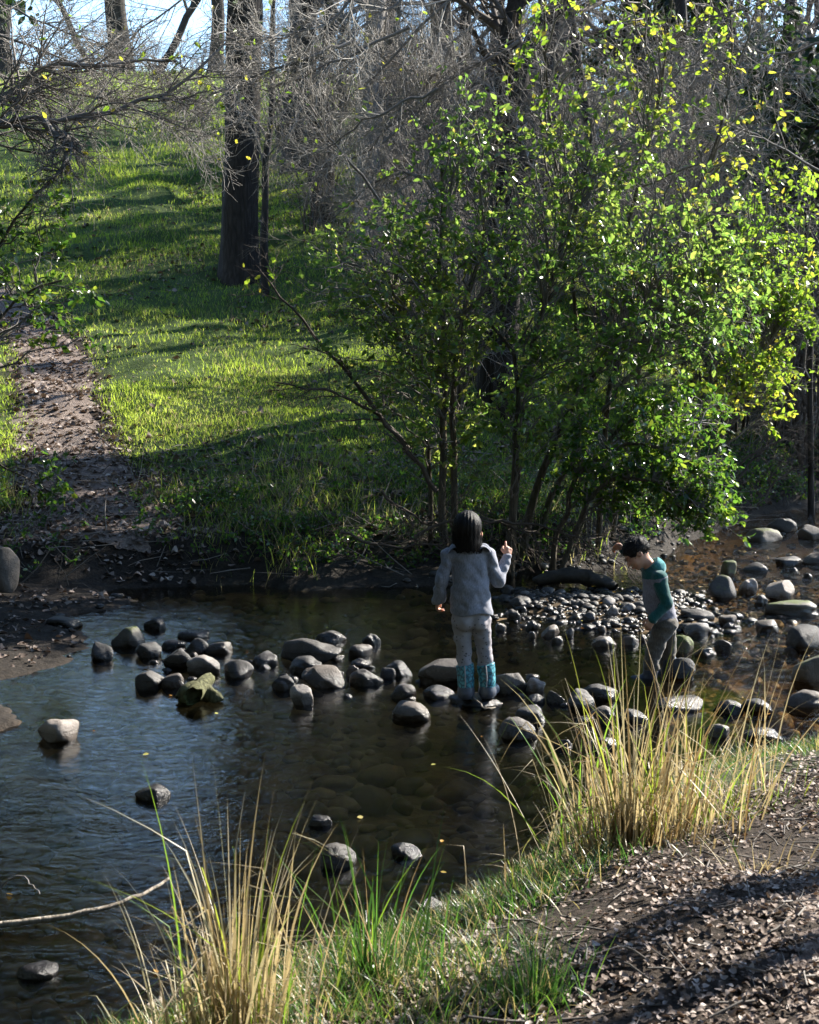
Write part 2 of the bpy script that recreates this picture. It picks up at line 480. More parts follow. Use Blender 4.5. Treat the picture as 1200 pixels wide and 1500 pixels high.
    MAT['grass'] = leafy('hill_grass', [(0, (.035, .075, .010)), (.6, (.07, .13, .018)), (.88, (.10, .15, .025)), (1, (.25, .21, .09))],
                        [(0, (.34, .50, .05)), (.6, (.52, .68, .08)), (.88, (.62, .72, .14)), (1, (.55, .47, .22))], .6, .5, .3)
    MAT['straw'] = leafy('dry_grass', [(0, (.21, .15, .09)), (.4, (.46, .375, .235)), (.62, (.62, .56, .38)), (.7, (.22, .26, .05)), (1, (.09, .19, .025))],
                        [(0, (.20, .12, .04)), (.4, (.50, .39, .19)), (.62, (.64, .54, .28)), (.7, (.42, .46, .06)), (1, (.22, .42, .04))], .42, .45, .35)
    MAT['sedge'] = leafy('green_sedge', [(0, (.018, .045, .016)), (.6, (.04, .085, .025)), (.85, (.10, .17, .03)), (1, (.42, .34, .16))],
                        [(0, (.06, .16, .03)), (.6, (.13, .30, .04)), (.85, (.3, .48, .04)), (1, (.5, .40, .15))], .42, .38, .45)
    MAT['litter'] = leafy('dead_leaves', [(0, (.07, .053, .043)), (.35, (.23, .18, .15)), (.75, (.43, .36, .315)), (.95, (.56, .495, .445)), (1, (.30, .12, .03))],
                        [(0, (.05, .03, .02)), (1, (.22, .14, .08))], .15, .75, .12)
    MAT['fall'] = leafy('fallen_yellow_leaves', [(0, (.35, .16, .03)), (.5, (.50, .33, .06)), (1, (.40, .42, .10))], [(0, (.3, .12, .02)), (1, (.4, .35, .05))], .3, .5, .4)
    # people
    MAT['skin'] = None
# ------------------------------------------------------------------ implicit surfaces for the two children
class Field:
    def __init__(s, lo, hi, h):
        s.h = h; s.lo = np.asarray(lo, float)
        s.n = np.ceil((np.asarray(hi, float) - s.lo) / h).astype(int) + 1
        s.v = np.full(s.n, .08)
    def box(s, lo, hi, pad):
        a = np.clip(np.floor((np.asarray(lo) - pad - s.lo) / s.h).astype(int), 0, s.n - 1)
        b = np.clip(np.ceil((np.asarray(hi) + pad - s.lo) / s.h).astype(int) + 1, 1, s.n)
        sl = tuple(slice(x, y) for x, y in zip(a, b))
        g = np.stack(np.meshgrid(*[s.lo[i] + s.h * np.arange(a[i], b[i]) for i in range(3)], indexing='ij'), -1)
        return sl, g
    def blend(s, sl, d, k, op='u'):
        o = s.v[sl]
        if op == 'u':
            if k > 0:
                t = np.clip(.5 + .5 * (o - d) / k, 0, 1)
                s.v[sl] = o * (1 - t) + d * t - k * t * (1 - t)
            else:
                s.v[sl] = np.minimum(o, d)
        else:
            d = -d
            t = np.clip(.5 - .5 * (o - d) / max(k, 1e-5), 0, 1)
            s.v[sl] = o * (1 - t) + d * t + k * t * (1 - t)
    def cone(s, a, b, ra, rb, k=.02, op='u', flat=None):
        a = np.asarray(a, float); b = np.asarray(b, float); r = max(ra, rb)
        sl, g = s.box(np.minimum(a, b) - r * 1.5, np.maximum(a, b) + r * 1.5, k + .02)
        ba = b - a; t = np.clip(((g - a) @ ba) / (ba @ ba + 1e-9), 0, 1)
        q = g - (a + t[..., None] * ba)
        if flat is not None:                      # (axis, factor): squash the section along an axis
            ax = np.asarray(flat[0], float); ax = ax / np.linalg.norm(ax)
            q = q + (q @ ax)[..., None] * ax * (flat[1] - 1)
        d = np.sqrt((q ** 2).sum(-1)) - (ra + (rb - ra) * t)
        s.blend(sl, d, k, op)
    def chain(s, pts, rs, k=.02, **kw):
        for i in range(len(pts) - 1): s.cone(pts[i], pts[i + 1], rs[i], rs[i + 1], k, **kw)
    def ell(s, c, r, k=.02, R=None, op='u'):
        c = np.asarray(c, float); r = np.asarray(r, float); m = r.max()
        sl, g = s.box(c - m, c + m, k + .02)
        q = g - c
        if R is not None: q = q @ R
        k0 = np.sqrt(((q / r) ** 2).sum(-1)); k1 = np.sqrt(((q / r ** 2) ** 2).sum(-1)) + 1e-9
        s.blend(sl, k0 * (k0 - 1) / k1, k, op)
    def carve(s, fn):
        sl, g = s.box(s.lo, s.lo + s.h * s.n, 0)
        s.v = np.maximum(s.v, fn(g))
    def add(s, fn):
        sl, g = s.box(s.lo, s.lo + s.h * s.n, 0)
        near = np.abs(s.v) < .05
        d = np.zeros_like(s.v); d[near] = fn(g[near]); s.v = s.v + d
    def mesh(s, smooth=2):
        v = s.v; ins = v < 0
        n = np.array(v.shape) - 1
        cs = [(i, j, k) for i in (0, 1) for j in (0, 1) for k in (0, 1)]
        cnt = sum(ins[i:i + n[0], j:j + n[1], k:k + n[2]].astype(int) for i, j, k in cs)
        act = np.argwhere((cnt > 0) & (cnt < 8))
        idx = np.full(n, -1, int); idx[tuple(act.T)] = np.arange(len(act))
        acc = np.zeros((len(act), 3)); w = np.zeros(len(act))
        for a in cs:
            for ax in range(3):
                if a[ax] == 0:
                    b = list(a); b[ax] = 1
                    va = v[tuple((act + a).T)]; vb = v[tuple((act + b).T)]
                    m = (va < 0) != (vb < 0)
                    t = np.where(m, va / (va - vb + 1e-12), 0)
                    p = np.repeat(np.array([a], float), len(act), 0); p[:, ax] = t
                    acc += p * m[:, None]; w += m
        P = s.lo + s.h * (act + acc / np.maximum(w, 1)[:, None])
        quads = []
        for ax in range(3):
            u, q = (ax + 1) % 3, (ax + 2) % 3
            sl0 = [slice(None)] * 3; sl1 = [slice(None)] * 3
            sl0[ax] = slice(0, -1); sl1[ax] = slice(1, None)
            ch = np.argwhere(ins[tuple(sl0)] != ins[tuple(sl1)])
            ch = ch[(ch[:, u] > 0) & (ch[:, q] > 0) & (ch[:, u] < n[u]) & (ch[:, q] < n[q])]
            eu = np.zeros(3, int); eu[u] = 1; eq = np.zeros(3, int); eq[q] = 1
            f = np.stack([idx[tuple((ch - eu - eq).T)], idx[tuple((ch - eq).T)], idx[tuple(ch.T)], idx[tuple((ch - eu).T)]], 1)
            flip = ~ins[tuple(ch.T)]
            f[flip] = f[flip][:, ::-1]
            quads.append(f)
        F = np.concatenate(quads); F = F[(F >= 0).all(1)]
        for _ in range(smooth):
            A = np.zeros_like(P); W = np.zeros(len(P))
            for i in range(4):
                a, b = F[:, i], F[:, (i + 1) % 4]
                np.add.at(A, a, P[b]); np.add.at(W, a, 1); np.add.at(A, b, P[a]); np.add.at(W, b, 1)
            P = P * .5 + .5 * A / np.maximum(W, 1)[:, None]
        return P, F

def rotm(rx=0, ry=0, rz=0):
    cx, sx, cy, sy, cz, sz = math.cos(rx), math.sin(rx), math.cos(ry), math.sin(ry), math.cos(rz), math.sin(rz)
    X = np.array([[1, 0, 0], [0, cx, -sx], [0, sx, cx]]); Y = np.array([[cy, 0, sy], [0, 1, 0], [-sy, 0, cy]]); Z = np.array([[cz, -sz, 0], [sz, cz, 0], [0, 0, 1]])
    return Z @ Y @ X

def head_sdf(f, c, R, s=1.):
    """a child's head about c; R's columns are (right, forward, up) of the head"""
    R = np.asarray(R, float)
    def T(x, y, z): return np.asarray(c) + s * (R @ np.array([x, y, z]))
    f.ell(T(0, -.008, .022), np.array([.070, .086, .078]) * s, .01, R)            # skull
    f.ell(T(0, .020, -.030), np.array([.056, .060, .064]) * s, .03, R)            # face and jaw
    f.ell(T(0, .052, -.078), np.array([.022, .018, .016]) * s, .025, R)           # chin
    for q in (-1, 1):
        f.ell(T(.036 * q, .050, -.038), np.array([.022, .020, .022]) * s, .02, R) # cheeks
        f.ell(T(.027 * q, .079, -.004), np.array([.016, .012, .010]) * s, .008, R, 's')  # eye sockets
        f.ell(T(.027 * q, .066, -.006), np.array([.014, .012, .011]) * s, .003, R)       # eyeballs under lids
        f.ell(T(.072 * q, -.004, -.012), np.array([.008, .018, .027]) * s, .006, R)      # ears
        f.ell(T(.079 * q, .001, -.010), np.array([.005, .009, .014]) * s, .004, R, 's')
        f.cone(T(.012 * q, .078, .016), T(.040 * q, .068, .018), .006 * s, .005 * s, .012)   # brows
    f.cone(T(0, .078, .004), T(0, .094, -.030), .007 * s, .011 * s, .010)         # nose
    f.ell(T(0, .080, -.054), np.array([.019, .010, .006]) * s, .006, R)           # upper lip
    f.ell(T(0, .077, -.063), np.array([.016, .010, .006]) * s, .006, R)           # lower lip
    f.cone(T(-.018, .089, -.0585), T(.018, .089, -.0585), .0018 * s, .0018 * s, .002, 's')
    return T

def hand_sdf(f, wrist, fwd, side, nrm, s=1., curl=(.5, .5, .5, .5), thumb=.5):
    """fwd: along the hand, side: towards the thumb, nrm: out of the palm; curl per finger, index first"""
    fwd, side, nrm = [np.asarray(v, float) / np.linalg.norm(v) for v in (fwd, side, nrm)]
    w = np.asarray(wrist, float)
    P = lambda a, b_, c_: w + s * (fwd * a + side * b_ + nrm * c_)
    f.cone(P(.0, 0, 0), P(.018, .0, 0), .017 * s, .020 * s, .008, flat=(nrm, 1.5))
    f.cone(P(.018, .006, 0), P(.046, .010, 0), .020 * s, .016 * s, .006, flat=(nrm, 1.6))
    f.cone(P(.018, -.006, 0), P(.044, -.012, 0), .020 * s, .015 * s, .006, flat=(nrm, 1.6))
    for i, (b_, L) in enumerate(((.021, .046), (.007, .052), (-.007, .048), (-.020, .037))):
        p = P(.050 if i in (1, 2) else .046, b_, 0); th = .15
        c = curl[i]; d = fwd; r = .0078 * s
        for j, (fr, e) in enumerate(((.45, 1.0), (.3, 1.25), (.25, .9))):
            th = th + c * e
            d = fwd * math.cos(th) + nrm * math.sin(th) + side * (b_ * 2.2 * (1 - c * .5))
            d = d / np.linalg.norm(d)
            q = p + d * L * fr * s
            f.cone(p, q, r, r * .93, .0025); p = q; r *= .93
    p = P(.016, .020, .004); 
    d1 = fwd * .62 + side * .75 + nrm * (.25 + .3 * thumb); d1 /= np.linalg.norm(d1)
    q = p + d1 * .026 * s; f.cone(p, q, .0105 * s, .009 * s, .006)
    d2 = fwd * .9 + side * (.35 - .7 * thumb) + nrm * .6 * thumb; d2 /= np.linalg.norm(d2)
    f.cone(q, q + d2 * .024 * s, .009 * s, .0072 * s, .003)

def hair_strands(parent, mat, roots, dirs, L, name='hair_strands', grav=-.25, r=.0016, rng=RNG):
    n = len(roots); K = 6
    P = np.empty((n, K, 3)); P[:, 0] = roots; d = norm(dirs)
    for k in range(1, K):
        P[:, k] = P[:, k - 1] + d * (L / (K - 1))[:, None]
        d = d + rng.normal(size=(n, 3)) * .07; d[:, 2] += grav; d = norm(d)
    return P, np.broadcast_to(np.linspace(1, .3, K) * r, (n, K))

def cloth_noise(amp, freq, seed, aniso=(1, 1, 1)):
    an = np.asarray(aniso)
    return lambda g: amp * fbm(g * freq * an, 2, seed)

def people_materials():
    def skin(name, base):
        m, nt = new_mat(name); b = NB(nt)
        nz = b.noise(40, 4, .6, b.obj())
        c = b.ramp(nz, [(.3, tuple(x * .88 for x in base)), (.7, base)])
        p = b.n('ShaderNodeBsdfPrincipled', ins={'Base Color': c, 'Roughness': .5, 'Specular IOR Level': .4, 'Subsurface Weight': .25, 'Subsurface Scale': .012})
        p.inputs['Subsurface Radius'].default_value = (1, .35, .2)
        b.out(p.outputs[0]); return m
    MAT['skin'] = skin('child_skin', (.52, .29, .20))
    MAT['lip'] = plain('lips', (.40, .13, .11), .5, var=.1)
    MAT['eye'] = plain('dark_eyelash', (.012, .009, .008), .4, var=.2)
    def fabric(name, c0, c1, scale, stops=None, rough=.9, knit=220.):
        m, nt = new_mat(name); b = NB(nt); o = b.obj()
        mp = b.n('ShaderNodeMapping', ins={'Vector': o, 'Scale': (1, 1, .35)})
        a = b.noise(scale, 5, .75, mp.outputs[0])
        c = b.ramp(a, stops or [(.35, c0), (.62, c1)])
        k = b.noise(knit, 2, .6, o)
        p = b.n('ShaderNodeBsdfPrincipled', ins={'Base Color': c, 'Roughness': rough, 'Specular IOR Level': .2, 'Normal': b.bump(k, .35, .004)})
        p.inputs['Sheen Weight'].default_value = .25
        b.out(p.outputs[0]); return m
    MAT['heather'] = fabric('heather_grey_knit', (.16, .168, .20), (.30, .312, .365), 160)
    m, nt = new_mat('printed_leggings'); b = NB(nt); o = b.obj()
    vo = b.n('ShaderNodeTexVoronoi', ins={'Vector': o, 'Scale': 46., 'Randomness': 1.})
    dz = b.math('ADD', vo.outputs['Distance'], b.math('MULTIPLY', b.noise(120, 2, .5, o), .35))
    c = b.ramp(dz, [(.34, (.10, .09, .097)), (.46, (.34, .32, .335))])
    p = b.n('ShaderNodeBsdfPrincipled', ins={'Base Color': c, 'Roughness': .9, 'Specular IOR Level': .2}); b.out(p.outputs[0]); MAT['leggings'] = m
    m, nt = new_mat('teal_patterned_boot'); b = NB(nt); o = b.obj()
    vo = b.n('ShaderNodeTexVoronoi', feature='DISTANCE_TO_EDGE', ins={'Vector': o, 'Scale': 38.})
    c = b.ramp(b.math('ADD', vo.outputs['Distance'], b.math('MULTIPLY', b.noise(60, 3, .6, o), .4)), [(.22, (.02, .07, .10)), (.34, (.04, .26, .32)), (.62, (.13, .43, .48))])
    p = b.n('ShaderNodeBsdfPrincipled', ins={'Base Color': c, 'Roughness': .45}); b.out(p.outputs[0]); MAT['boot_teal'] = m
    MAT['boot_sole'] = plain('boot_rubber', (.085, .095, .12), .4, var=.25, spec=.5)
    MAT['boot_stripe'] = plain('boot_stripe', (.45, .42, .42), .5, var=.1)
    MAT['boot_navy'] = plain('navy_boot', (.02, .03, .05), .4, var=.25, spec=.5)
    MAT['teal'] = fabric('teal_knit', (.007, .055, .055), (.017, .10, .095), 170)
    MAT['boy_grey'] = fabric('grey_knit', (.14, .14, .175), (.25, .25, .30), 170)
    MAT['stripe'] = fabric('hood_stripe', (.02, .15, .16), (.08, .30, .31), 150)
    MAT['trouser'] = fabric('charcoal_trousers', (.062, .054, .044), (.135, .118, .098), 120)
    m, nt = new_mat('black_hair'); b = NB(nt)
    mp = b.n('ShaderNodeMapping', ins={'Vector': b.obj(), 'Scale': (1, 1, .08)})
    a = b.noise(170, 4, .7, mp.outputs[0])
    c = b.ramp(a, [(.35, (.003, .0025, .0025)), (.7, (.012, .009, .008))])
    p = b.n('ShaderNodeBsdfPrincipled', ins={'Base Color': c, 'Roughness': .5, 'Specular IOR Level': .18, 'Normal': b.bump(a, .8, .006)})
    b.out(p.outputs[0]); MAT['hair'] = m

def face_details(root, T, R, s, closed):
    A = Acc()
    for q in (-1, 1):
        pts = [T(.027 * q + x * .0135, .0775 - abs(x) * .003, -.008 - (1 - x * x) * (.004 if closed else -.003)) for x in np.linspace(-1, 1, 7)]
        V, F, _ = tubes(np.array([pts]), np.full((1, 7), .0016 * s), 5); A.add(V, F)
        pts = [T(.028 * q + x * .017, .081 - abs(x) * .004, .017 + (1 - x * x) * .003) for x in np.linspace(-1, 1, 6)]
        V, F, _ = tubes(np.array([pts]), np.array([[.0008, .0018, .002, .002, .0016, .0008]]) * s, 5); A.add(V, F)
    A.build('eyebrows_and_lashes', MAT['eye'], root)
    A = Acc()
    for dz, y in ((-.055, .0895), (-.0625, .0865)):
        pts = [T(x * .017, y - abs(x) * .006, dz + (.001 if dz > -.06 else -.001) * (1 - x * x)) for x in np.linspace(-1, 1, 7)]
        V, F, _ = tubes(np.array([pts]), np.array([[.0008, .002, .003, .0028, .003, .002, .0008]]) * s, 6); A.add(V, F)
    A.build('lips', MAT['lip'], root)

def girl():
    o = at_z(697, 1022, .035)
    t = thing('person', 'child with a black bob, grey ruffled jumper and teal boots, back turned, one finger raised', 'person', o)
    H = .0042
    # joints, metres: x right, y away from the camera, z up
    head = (-.042, .012, .985); neck = (-.040, 0, .885)
    shl, shr = (-.160, -.005, .835), (.070, .012, .838)
    ell_, elr = (-.200, -.02, .690), (.128, .03, .688)
    wrl, wrr = (-.218, .03, .568), (.180, .085, .812)
    hpl, hpr = (-.084, 0, .455), (.026, .006, .455)
    knl, knr = (-.070, .012, .275), (.052, .03, .275)
    anl, anr = (-.058, -.012, .085), (.066, .0, .088)
    Rh = rotm(.05, 0.0, -.55)
    f = Field((-.32, -.16, -.03), (.30, .26, 1.14), H)
    T = head_sdf(f, head, Rh, .98)
    f.cone(neck, (-.042, .004, .93), .036, .036, .02)
    f.chain([(-.046, 0, .84), (-.040, .0, .72), (-.034, 0, .60), (-.030, 0, .48)], [.075, .078, .075, .082], .03, flat=((0, 1, 0), 1.35))
    for sh, el, wr in ((shl, ell_, wrl), (shr, elr, wrr)):
        f.cone((-.045, 0, .84), sh, .040, .030, .03)
        f.chain([sh, el, wr], [.028, .025, .019], .012)
    for hp, kn, an in ((hpl, knl, anl), (hpr, knr, anr)):
        f.chain([hp, kn, an], [.054, .036, .028], .008)
        f.cone(an, (an[0] + .02, an[1] + .09, .025), .027, .020, .01)
    u = norm(np.array(wrr) - np.array(elr))
    hand_sdf(f, np.array(wrr) + u * .006, u * .9 + np.array([-.12, 0, .3]), (-.75, -.35, .25), (-.2, .9, .1), .95, curl=(.12, 1.15, 1.25, 1.3), thumb=.9)
    u = norm(np.array(wrl) - np.array(ell_))
    hand_sdf(f, np.array(wrl) + u * .006, u, (.15, 1, .1), (1, -.1, 0), .95, curl=(.5, .55, .6, .65), thumb=.3)
    V, F = f.mesh(1); obj('body', V, F, MAT['skin'], t)
    face_details(t, T, Rh, .98, False)
    # jumper
    f = Field((-.32, -.20, .42), (.28, .22, .93), H)
    f.chain([(-.046, .002, .838), (-.044, .0, .74), (-.036, 0, .62), (-.030, -.002, .505)], [.088, .096, .106, .122], .03, flat=((0, 1, 0), 1.32))
    for sh, el, wr, rw in ((shl, ell_, wrl, .040), (shr, elr, wrr, .028)):
        f.cone((-.045, 0, .838), sh, .052, .043, .035)
        m = [(a + b_) / 2 for a, b_ in zip(el, wr)]
        f.chain([sh, el, m, wr], [.043, .037, .034, rw], .014)
    f.cone((-.041, 0, .885), (-.042, .002, .95), .044, .040, .01, 's')
    f.add(lambda g: .0105 * vnoise(g * np.array([13, 13, 9.]) + vnoise(g * 7., 4)[..., None] * 1.3, 3) + .0065 * vnoise(np.stack([g[..., 0] * 30 + g[..., 2] * 24, g[..., 1] * 20, g[..., 2] * 20 - g[..., 0] * 12], -1), 8))
    hem = lambda g: (.498 + .012 * np.sin(g[..., 0] * 26 + 1) - g[..., 0] * .05) - g[..., 2] - np.where((g[..., 0] < -.165) | (g[..., 0] > .115), 1, 0)
    f.carve(hem)
    f.carve(lambda g: np.where(g[..., 0] < -.160, (.553 + (g[..., 0] + .2) * .25) - g[..., 2], -1))
    V, F = f.mesh(2); j = obj('jumper', V, F, MAT['heather'], t)
    A = Acc()                                      # ruffles standing off both shoulders
    for cx, sg in ((-.118, -1), (.030, 1)):
        us = np.linspace(-1, 1, 19); vs = np.linspace(0, 1, 6)
        G = np.zeros((19, 6, 3))
        for a, u_ in enumerate(us):
            for c_, v_ in enumerate(vs):
                fl = .010 * math.sin(u_ * 7.5 + sg) * v_
                G[a, c_] = (cx + sg * (-.012 + .056 * v_) + fl * .5, -.052 * u_ - .004, .893 - .014 * u_ * u_ + .016 * math.sin(v_ * 2.4) - .034 * v_ ** 2 + fl)
        for off in (0, .004):
            W = G.copy(); W[..., 2] += off
            q = np.arange(19 * 6).reshape(19, 6)
            F = np.stack([q[:-1, :-1], q[1:, :-1], q[1:, 1:], q[:-1, 1:]], -1).reshape(-1, 4)
            A.add(W, F)
    A.build('shoulder_ruffles', MAT['heather'], t)
    # leggings
    f = Field((-.20, -.16, .14), (.16, .16, .57), H)
    f.cone((-.055, 0, .50), (-.005, .0, .50), .078, .078, .02, flat=((0, 1, 0), 1.2))
    f.ell((-.068, -.028, .455), (.058, .058, .062), .02); f.ell((.012, -.024, .455), (.058, .058, .062), .02)
    for hp, kn, an in ((hpl, knl, anl), (hpr, knr, anr)):
        mid = [(a + b_) / 2 for a, b_ in zip(kn, an)]
        f.chain([hp, kn, mid, an], [.062, .0425, .044, .039], .006)
    f.add(cloth_noise(.0055, 1., 12, (16, 16, 26)))
    f.carve(lambda g: .178 - g[..., 2]); f.carve(lambda g: g[..., 2] - .54)
    V, F = f.mesh(2); obj('leggings', V, F, MAT['leggings'], t)
    for an, kn, toe in ((anl, knl, (.010, .115)), (anr, knr, (.075, .10))):
        top = np.array(an) + (np.array(kn) - np.array(an)) * .62; top[2] = .205
        f = Field((an[0] - .12, -.14, -.02), (an[0] + .17, .22, .23), .004)
        f.chain([(an[0], an[1] - .004, .045), (an[0], an[1], .10), top], [.048, .047, .053], .012)
        f.cone((an[0], an[1] - .012, .032), (an[0] + toe[0] * .55, an[1] + toe[1], .028), .045, .038, .02)
        f.carve(lambda g: g[..., 2] - .200 - .01 * (g[..., 0] - an[0]) / .05); f.carve(lambda g: .002 - g[..., 2])
        f.add(cloth_noise(.0025, 24., 5))
        V, F = f.mesh(2)
        cz = V[F].mean(1)[:, 2]
        bt = obj('boot', V, F, None, t, mats=[MAT['boot_teal'], MAT['boot_sole']], midx=(cz < .072).astype(int))
        pts = np.array([[(an[0] - .006, an[1] - .0515, .075), (an[0] - .004, an[1] - .050, .105), (an[0] - .006, an[1] - .053, .15), (top[0] - .002, top[1] - .058, .198)]])
        V, F, _ = tubes(pts, np.full((1, 4), .0042), 6); obj('seam_stripe', V, F, MAT['boot_stripe'], bt)
    # bob of black hair
    f = Field((-.20, -.16, .82), (.12, .17, 1.13), .004)
    Th = lambda x, y, z: np.asarray(head) + Rh @ np.array([x, y, z])
    f.ell(Th(0, -.014, .028), (.076, .090, .085), .01, Rh)
    f.cone(Th(0, -.022, .01), Th(0, -.020, -.125), .076, .086, .03)
    f.ell(Th(0, .105, -.055), (.064, .075, .098), .02, Rh, 's')
    f.add(lambda g: .0013 * np.sin(np.arctan2(g[..., 1] - head[1], g[..., 0] - head[0]) * 19 + 4 * vnoise(g * 11, 2)) + .0014 * np.sin(np.arctan2(g[..., 1] - head[1], g[..., 0] - head[0]) * 71 + 6 * vnoise(g * 14, 7)) + .005 * vnoise(g * 13, 6))
    f.carve(lambda g: (.866 + .018 * vnoise(np.stack([g[..., 0] * 55, g[..., 1] * 55, g[..., 1] * 0], -1), 3)) - g[..., 2])
    V, F = f.mesh(1); hr = obj('hair', V, F, MAT['hair'], t)
    rg = np.random.default_rng(5)
    sel = V[(V[:, 2] > .885) & (V[:, 2] < .99)]; sel = sel[rg.choice(len(sel), 520)]
    hv = norm(sel - np.asarray(head)); nz_ = np.clip(hv[:, 2:], 0, 1); dr = hv.copy(); dr[:, 2] = 0; dr = hv * nz_ + np.array([0, 0, -1.]); dr = norm(dr) + hv * .10
    P, R = hair_strands(t, None, sel + dr * 0, dr, rg.uniform(.03, .10, len(sel)), grav=-.1, r=.0011, rng=rg)
    P[:, :, 2] = np.maximum(P[:, :, 2], .855)
    V, F, _ = tubes(P, R, 4); obj('hair_strands', V, F, MAT['hair'], hr)
    return t

def boy():
    o = at_z(962, 992, .0); o[1] += .05; o[2] = -.05
    t = thing('person', 'small child with bowed head and short black hair in a teal-sleeved hooded top', 'person', o)
    S = 233.
    X = lambda px, py, y=0.: ((px - 962) / S, y, (992 - py) / S)
    H = .0042
    # head faces left and down: forward axis points to -x, tilted
    fw = norm(np.array([-.78, -.12, -.60])); rt = norm(np.cross(fw, np.array([-.2, .25, 1.]))); up = np.cross(rt, fw)
    Rh = np.stack([rt, fw, up], 1)
    head = np.array(X(932, 800, 0.0))
    shl, shr = X(962, 833, -.095), X(955, 832, .10)
    ell_, wrl = X(972, 868, -.125), X(952, 890, -.135)
    elr, wrr = X(950, 818, .21), X(918, 799, .15)
    hpl, hpr = X(968, 908, -.045), X(978, 908, .05)
    knl, knr = X(957, 945, -.055), X(983, 945, .06)
    anl, anr = X(952, 978, -.05), X(982, 977, .06)
    f = Field((-.32, -.28, -.03), (.26, .34, 1.0), H)
    T = head_sdf(f, head, Rh, .92)
    f.cone(X(956, 824), X(941, 806), .036, .038, .02)
    f.chain([X(958, 832), X(962, 860), X(968, 890), X(973, 905)], [.066, .070, .070, .072], .03, flat=((1, 0, 0), 1.15))
    for sh, el, wr in ((shl, ell_, wrl), (shr, elr, wrr)):
        f.cone(X(958, 832), sh, .040, .030, .03); f.chain([sh, el, wr], [.028, .025, .019], .012)
    for hp, kn, an in ((hpl, knl, anl), (hpr, knr, anr)):
        f.chain([hp, kn, an], [.056, .040, .028], .015); f.cone(an, (an[0] - .09, an[1], .02), .025, .018, .01)
    u = norm(np.array(wrl) - np.array(ell_))
    hand_sdf(f, np.array(wrl) + u * .008, u + np.array([0, 0, -.4]), (-.7, -.1, .6), (.2, .9, -.2), .98, curl=(.6, .7, .75, .8), thumb=.6)
    u = norm(np.array(wrr) - np.array(elr))
    hand_sdf(f, np.array(wrr) + u * .006, u + np.array([-.3, 0, 0]), (.2, -.5, .8), (-.3, .3, -.7), .95, curl=(.5, .6, .65, .7), thumb=.5)
    V, F = f.mesh(1); obj('body', V, F, MAT['skin'], t)
    face_details(t, T, Rh, .92, True)
    # top: grey body with teal sleeves, yoke and hood
    f = Field((-.24, -.26, .30), (.24, .30, .88), H)
    f.chain([X(957, 832), X(961, 858), X(967, 880), X(974, 903)], [.082, .088, .090, .096], .03, flat=((1, 0, 0), 1.10))
    for sh, el, wr in ((shl, ell_, wrl), (shr, elr, wrr)):
        f.cone(X(957, 832), sh, .055, .050, .035)
        f.chain([sh, el, wr], [.049, .041, .031], .014)
    f.cone(X(951, 818), X(936, 800), .040, .042, .008, 's')
    f.add(lambda g: .007 * vnoise(g * np.array([14, 14, 10.]) + vnoise(g * 8., 4)[..., None], 13) + .003 * vnoise(np.stack([g[..., 0] * 32 + g[..., 2] * 26, g[..., 1] * 20, g[..., 2] * 22], -1), 9))
    f.carve(lambda g: np.where(g[..., 1] > -.10, (.385 - .12 * (g[..., 0] - .05)) - g[..., 2] - .03, -1))
    V, F = f.mesh(2)
    c = V[F].mean(1)
    def segd(p, a, b_):
        a = np.asarray(a); b_ = np.asarray(b_); ba = b_ - a
        tt = np.clip(((p - a) @ ba) / (ba @ ba), 0, 1)
        return np.linalg.norm(p - a - tt[:, None] * ba, axis=1)
    arm = np.minimum(np.minimum(segd(c, shl, ell_), segd(c, ell_, wrl)), np.minimum(segd(c, shr, elr), segd(c, elr, wrr)))
    yoke = c[:, 2] > .685 + (c[:, 0] + .02) * .25
    # raglan: sleeve faces are those nearest an arm bone, the yoke runs over the shoulders
    trunk = np.minimum(segd(c, X(957, 832), X(967, 880)), segd(c, X(967, 880), X(974, 903)))
    teal = (arm < .050) & (arm < trunk - .012) | yoke
    obj('hooded_top', V, F, None, t, mats=[MAT['boy_grey'], MAT['teal']], midx=teal.astype(int))
    f = Field((-.14, -.16, .64), (.14, .18, .88), .004)
    f.ell(X(962, 818, .0), (.062, .085, .048), .01, rotm(0, .75, 0)); f.ell(X(949, 806, .0), (.055, .068, .05), .01, rotm(0, .75, 0), 's')
    f.add(cloth_noise(.004, 22., 15))
    V, F = f.mesh(2); obj('hood', V, F, MAT['stripe'], t)
    # trousers
    f = Field((-.20, -.16, .03), (.22, .18, .46), H)
    f.cone(X(973, 903, -.03), X(975, 903, .035), .080, .080, .02)
    for hp, kn, an in ((hpl, knl, anl), (hpr, knr, anr)):
        f.chain([hp, kn, an], [.064, .050, .043], .010)
    f.add(cloth_noise(.007, 1., 22, (15, 15, 26)))
    f.carve(lambda g: .085 - g[..., 2])
    V, F = f.mesh(2); obj('trousers', V, F, MAT['trouser'], t)
    for an in (anl, anr):
        f = Field((an[0] - .18, an[1] - .1, -.03), (an[0] + .1, an[1] + .1, .17), .004)
        f.cone(an, (an[0] + .008, an[1], .13), .044, .05, .01); f.cone((an[0], an[1], .028), (an[0] - .095, an[1], .026), .042, .036, .02)
        f.carve(lambda g: -.004 - g[..., 2])
        V, F = f.mesh(2); obj('boot', V, F, MAT['boot_navy'], t)
    # short black hair, cropped above the ear
    f = Field((-.30, -.13, .70), (.05, .13, 1.0), .004)
    Th = lambda x, y, z: head + .92 * (Rh @ np.array([x, y, z]))
    f.ell(Th(0, -.012, .030), np.array([.079, .096, .082]) * .95, .01, Rh)
    f.ell(Th(0, .105, -.040), np.array([.085, .062, .090]) * .95, .008, Rh, 's')
    for q in (-1, 1):
        f.ell(Th(.078 * q, .012, -.050), np.array([.03, .036, .042]) * .95, .006, Rh, 's')
